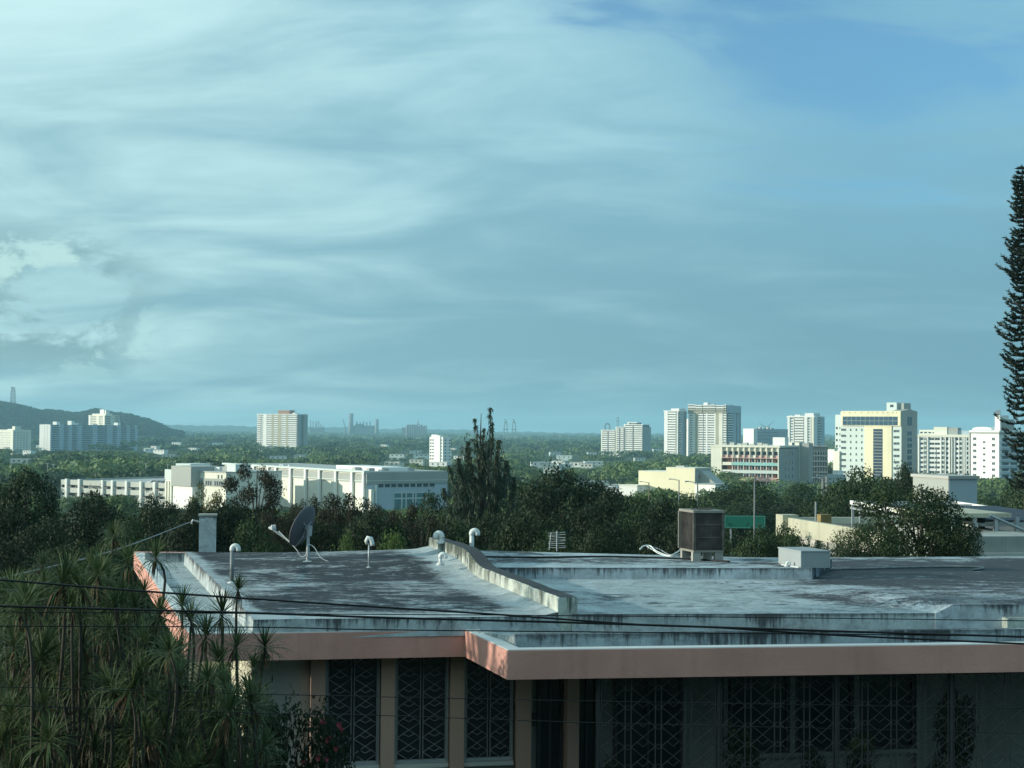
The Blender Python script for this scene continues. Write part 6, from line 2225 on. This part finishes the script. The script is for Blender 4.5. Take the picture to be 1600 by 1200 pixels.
for (ex, ey) in ((1185.5, 661), (1208.5, 658), (1198.5, 681)):
    e_ = Vector(((ex - 1197) * s, -3, zh - (ey - 668) * s))
    MB().tube([(0, -3, zh), tuple(Vector((0, -3, zh)).lerp(e_, .25)), tuple(e_)], [1.1, 1.5, .35], 5).build('blade', 'steel_far', t)
# lattice tower on the hill
hp = hill_top(20)
t = thing('lattice_tower', 'lattice radio tower standing on the wooded hill', 'tower', (hp.x, hp.y, hp.z - 8))
ztop = at(20, 605, HD).z - hp.z + 8
mb = MB()
for sx_ in (-1, 1):
    for sy_ in (-1, 1):
        MB().tube([(sx_ * 6.2, sy_ * 6.2, 0), (sx_ * 4.5, sy_ * 4.5, ztop * .8), (sx_ * 2.6, sy_ * 2.6, ztop)], .75, 5).build('leg', 'steel_far', t)
for k in range(6):
    z_, z2 = ztop * k / 6, ztop * (k + 1) / 6
    a_ = 6.2 - 2.0 * k / 6
    for sy_ in (-1, 1):
        mb.tube([(-a_, sy_ * a_, z_), (a_ - .3, sy_ * a_, z2)], .4, 4)
        mb.tube([(a_, sy_ * a_, z_), (-a_ + .3, sy_ * a_, z2)], .4, 4)
        mb.tube([(-a_, sy_ * a_, z2), (a_, sy_ * a_, z2)], .45, 4)
mb.build('bracing', 'steel_far', t)

# small pale houses scattered in the wood
hs_ = [(846, 722, 1010), (858, 724, 990), (872, 720, 1000), (884, 725, 970), (900, 722, 980), (916, 724, 985), (928, 721, 1010), (862, 731, 930), (925, 752, 800), (940, 760, 760), (955, 763, 720), (948, 757, 780), (1028, 702, 1500), (1070, 704, 1480), (1180, 694, 1350),
       (302, 686, 1700), (330, 689, 1650), (365, 687, 1750), (275, 691, 1500), (300, 680, 2300), (345, 676, 2600), (392, 672, 3000), (350, 690, 1600), (230, 700, 1420), (240, 697, 1500), (60, 683, 2400), (48, 680, 2500), (30, 676, 3000), (600, 688, 1800), (515, 684, 2200), (640, 690, 1700), (725, 690, 1700), (700, 681, 2600), (1020, 690, 2000), (905, 690, 2100), (790, 688, 2300)]
_g = np.random.default_rng(31)
for _ in range(34):
    hs_.append((float(_g.uniform(10, 1030)), float(_g.uniform(690, 722)), 1500))
HOUSES = []
wall_mats = ['b_white', 'b_cream', 'b_white', 'b_mint']
for k, (px, yt, d) in enumerate(hs_):
    hh_ = random.uniform(5.0, 7.5)
    d = min(np.linspace(650, 3400, 300), key=lambda q: abs(at(px, yt, q).z - gz(0, q) - hh_))
    if abs(at(px, yt, d).z - gz(0, d) - hh_) > 1.5 or d > 3300:
        continue
    p = at(px, yt, d)
    w_ = random.uniform(11, 20)
    zg = gz(0, d)
    HOUSES.append((px, d))
    wh = ('below the wooded hill' if px < 400 else 'between the yellow white tower and the weeping tree' if px < 750 else 'between the weeping tree and the close pair of towers')
    t = thing('small_house', 'small pale house in the wood ' + wh, 'house', (p.x, d, zg), random.uniform(-.5, .2), 'small houses ' + wh)
    h = p.z - zg
    MB().box(-w_ / 2, w_ / 2, 0, 9, 0, h - .4).build('wall', wall_mats[k % 4], t)
    MB().box(-w_ / 2 - .4, w_ / 2 + .4, -.4, 9.4, h - .4, h).build('roof', 'b_deck' if k % 3 else 'b_white', t)
    wm = MB().box(-.8, .8, -.06, -.002, 0, 1.3).mesh('window', 'b_glass')
    for a_ in (-w_ * .3, 0, w_ * .3):
        obj('window', wm, t, (a_, 0, h - 2.6))
    FOOT.append((p.x, d, 10, None, None, None, 0, 0))


# ------------------------------------------------------------------ the wood on the plain
# what the photograph shows clear of trees: px0, px1, lowest visible row, distance
CLEAR = [(1126, 1202, 827, 188), (0, 52, 701, 2000), (70, 215, 703, 2150), (402, 418, 691, 2280), (418, 452, 697, 2280), (452, 482, 689, 2280), (668, 708, 706, 1500), (936, 962, 703, 2180), (962, 1020, 692, 2180), (1036, 1074, 701, 1880), (1074, 1112, 706, 1870),
         (1110, 1260, 748, 740), (995, 1112, 764, 635), (1255, 1298, 752, 845), (1303, 1436, 746, 810), (1433, 1518, 738, 935), (1515, 1600, 746, 785), (95, 262, 774, 590), (256, 304, 800, 574), (300, 356, 790, 565), (350, 700, 795, 555),
         (1170, 1232, 697, 1490), (1228, 1290, 699, 1680), (840, 935, 726, 960), (920, 965, 759, 715), (1290, 1312, 712, 1140)]


for px_, d_ in HOUSES:
    CLEAR.append((px_ - 10, px_ + 10, 670 + 0.0087 * (px_ - 800) - (gz(0, d_) + 3.0 - CAMZ) * F / d_, d_))


def allowed_top(px, hw, d):
    """lowest allowed image row for a crown top in front of what must stay visible"""
    y = -1e9
    for x0, x1, yb, dd in CLEAR:
        if d < dd and px + hw > x0 and px - hw < x1:
            y = max(y, yb)
    return y


def hit_foot(x, y, r):
    for f in FOOT:
        if f[3] is None:
            if (x - f[0]) ** 2 + (y - f[1]) ** 2 < (f[2] + r) ** 2:
                return True
        else:
            q = Vector((x, y)) - f[3]
            a, c = q.dot(f[4]), q.dot(f[5])
            if -r - 1 < a < f[6] + r + 1 and -r - 1 < c < f[7] + r + 1:
                return True
    return False


def clump_kind(seed, n, size, nl=8, mat='forest'):
    g = np.random.default_rng(seed)
    lb = lobes_dome(g, 1.0, 0.55, nl, 0.62, 0.5)
    P, d = crown_points(g, lb, int(n * 1.3), 0.75)
    m = P[:, 2] > 0.33
    return P[m][:n], d[m][:n], lb


def mid_kind(seed, n, size):
    g = np.random.default_rng(seed)
    H, R = 11.0, 5.6
    lb = lobes_dome(g, H, R, 10, 0.7, 0.45)
    P, d = crown_points(g, lb, n, 0.6)
    return Kind(H, R, limbs(g, H, lb, 0.3, 'bark'), leaves_from(g, P, d, size, 0.62, 'crown', 'forest', 0.3, 0.7))


MK = [mid_kind(500 + i, 2600, 0.62) for i in range(4)]
MK2 = [mid_kind(520 + i, 3400, 0.50) for i in range(3)]
g = np.random.default_rng(2024)


def scatter(n, d0, d1, rmin, rmax, hmin, hmax, sep):
    res = []
    cells = {}
    tries = 0
    while len(res) < n and tries < n * 14:
        tries += 1
        d = math.sqrt(g.uniform(d0 * d0, d1 * d1))
        px = g.uniform(-60, 1660)
        x = (px - 800) / F * d
        r = g.uniform(rmin, rmax)
        h = g.uniform(hmin, hmax) * (0.8 + 0.2 * r / rmax)
        if hit_foot(x, d, r):
            continue
        zg = gz(x, d)
        yt = 670 + 0.0087 * (px - 800) - (zg + h - CAMZ) * F / d
        al = allowed_top(px, r * F / d * 0.9, d)
        if yt < al:
            h2 = CAMZ - (al - 670 - 0.0087 * (px - 800)) * d / F - zg
            if h2 < h * 0.45 or h2 < 3.0:
                continue
            h = h2
            r = min(r, h * 0.7)
        cs = sep * (r + rmin) * 0.5
        ci, cj = int(x // cs), int(d // cs)
        bad = False
        for a in (-1, 0, 1):
            for c in (-1, 0, 1):
                for (xx, dd) in cells.get((ci + a, cj + c), ()):
                    if (xx - x) ** 2 + (dd - d) ** 2 < cs * cs * 0.8:
                        bad = True
        if bad:
            continue
        cells.setdefault((ci, cj), []).append((x, d))
        res.append((x, d, zg, h, r))
    return res


# trees one can still tell apart, on the lower slope and the near plain
near = scatter(120, 150, 560, 3.6, 6.0, 8.5, 12.5, 1.25)
near2 = scatter(170, 640, 1100, 6.0, 11.0, 8.0, 14.0, 1.25)
LB = ['broad green tree in the wood below the slope', 'rounded green tree in the wood of the plain beyond the long white building']
for i, (x, y, zg, h, r) in enumerate(near):
    px = 800 + F * x / y
    wh = ('before the parking garage' if px < 300 else 'before the long white building' if px < 700 else 'beyond the weeping tree' if px < 960 else 'before the blank cream hall' if px < 1120 else 'before the office towers')
    plant_tree(MK[i % 4], x, y, zg + h, r, 'green tree of the lower slope ' + wh, 'woodland_tree', 'tree', 'lower slope trees ' + wh, None, zg)
for i, (x, y, zg, h, r) in enumerate(near2):
    px = 800 + F * x / y
    wh = ('behind the parking garage' if px < 300 else 'behind the long white building' if px < 700 else 'behind the weeping tree' if px < 960 else 'behind the blank cream hall' if px < 1120 else 'behind the coloured balcony block')
    plant_tree(MK2[i % 3], x, y, zg + h, r, 'rounded sunlit tree in the wood of the plain ' + wh, 'woodland_tree', 'tree', 'trees of the plain ' + wh, None, zg)


def mass(name, trees, variants, size, mat):
    Ps, Ns, Ss, Ms = [], [], [], []
    mats = [mat] if mat != 'forest' else ['forest', 'forest_dark', 'forest_lime']
    wts = [1.0] if mat != 'forest' else [0.45, 0.33, 0.22]
    for i, (x, y, zg, h, r) in enumerate(trees):
        P, d, _ = variants[i % len(variants)]
        w = g.uniform(0, 6.28)
        c, s_ = math.cos(w), math.sin(w)
        Q = np.empty_like(P)
        Q[:, 0] = (P[:, 0] * c - P[:, 1] * s_) * r / 0.55 + x
        Q[:, 1] = (P[:, 0] * s_ + P[:, 1] * c) * r / 0.55 + y
        Q[:, 2] = P[:, 2] * h + zg
        Dn = np.stack([d[:, 0] * c - d[:, 1] * s_, d[:, 0] * s_ + d[:, 1] * c, d[:, 2]], 1)
        Ps.append(Q)
        Ns.append(Dn)
        Ss.append(np.full((len(P), 1), size * r))
        Ms.append(np.full(len(P), int(g.choice(len(mats), p=wts)), dtype=np.int32))
    P, Nn, S_ = np.concatenate(Ps), np.concatenate(Ns), np.concatenate(Ss)
    n = len(P)
    nn = unit(Nn + 0.28 * g.normal(size=(n, 3)) + np.array([0, 0, 0.12]))
    a = unit(np.cross(nn, g.normal(size=(n, 3))))
    b_ = np.cross(nn, a)
    sc = S_ * g.uniform(0.6, 1.3, size=(n, 1))
    o = obj(name, leaf_mesh(name, P, a * sc * 0.5, b_ * sc * 0.35, mat, nn * sc * -0.1))
    for m_ in mats[1:]:
        o.data.materials.append(M(m_))
    o.data.polygons.foreach_set('material_index', np.concatenate(Ms))
    o['kind'] = 'stuff'
    return o


VA = [clump_kind(600 + i, 420, 0.2) for i in range(6)]
VB = [clump_kind(620 + i, 110, 0.2) for i in range(6)]
VC = [clump_kind(640 + i, 22, 0.2, 5) for i in range(5)]
w1 = scatter(1400, 620, 1500, 7.0, 18.0, 8.0, 19.0, 0.95)
o = mass('woodland', w1, VA, 0.135, 'forest')
tag(o, 'sunlit green wood covering the plain', 'woodland')
w2 = scatter(2400, 1500, 3600, 9.0, 20.0, 8.0, 19.0, 1.0)
o = mass('woodland', w2, VB, 0.25, 'forest')
tag(o, 'hazy green wood stretching between the distant towers', 'woodland')
w3 = scatter(2600, 3600, 8600, 14.0, 24.0, 9.0, 16.0, 1.1)
o = mass('woodland', w3, VC, 0.6, 'forest')
tag(o, 'far bluish tree line along the horizon', 'woodland')
hl = []
for k in range(1900):
    px = g.uniform(-120, 285)
    y = HD - 880 + 960 * g.random() ** 0.7
    x = (px - 800) / F * y
    zg = hill_z(x, y)
    if zg < -33:
        continue
    hl.append((x, y, zg - 2, g.uniform(7, 13), g.uniform(8, 13)))
o = mass('woodland', hl, VB, 0.36, 'forest_hill')
tag(o, 'dark wood covering the hill below the lattice tower', 'woodland')

# ------------------------------------------------------------------ the haze in the air
m, N = mat_new('haze')
vol = N.n('ShaderNodeVolumePrincipled', {'Color': (0.46, 0.84, 1.0, 1), 'Density': 0.000105, 'Anisotropy': 0.0})
N.n('ShaderNodeOutputMaterial', {'Volume': vol.outputs[0]})
hz = MB().box(-7000, 7000, -3500, 13500, -38, 114).build('haze', 'haze')
hz['kind'] = 'stuff'
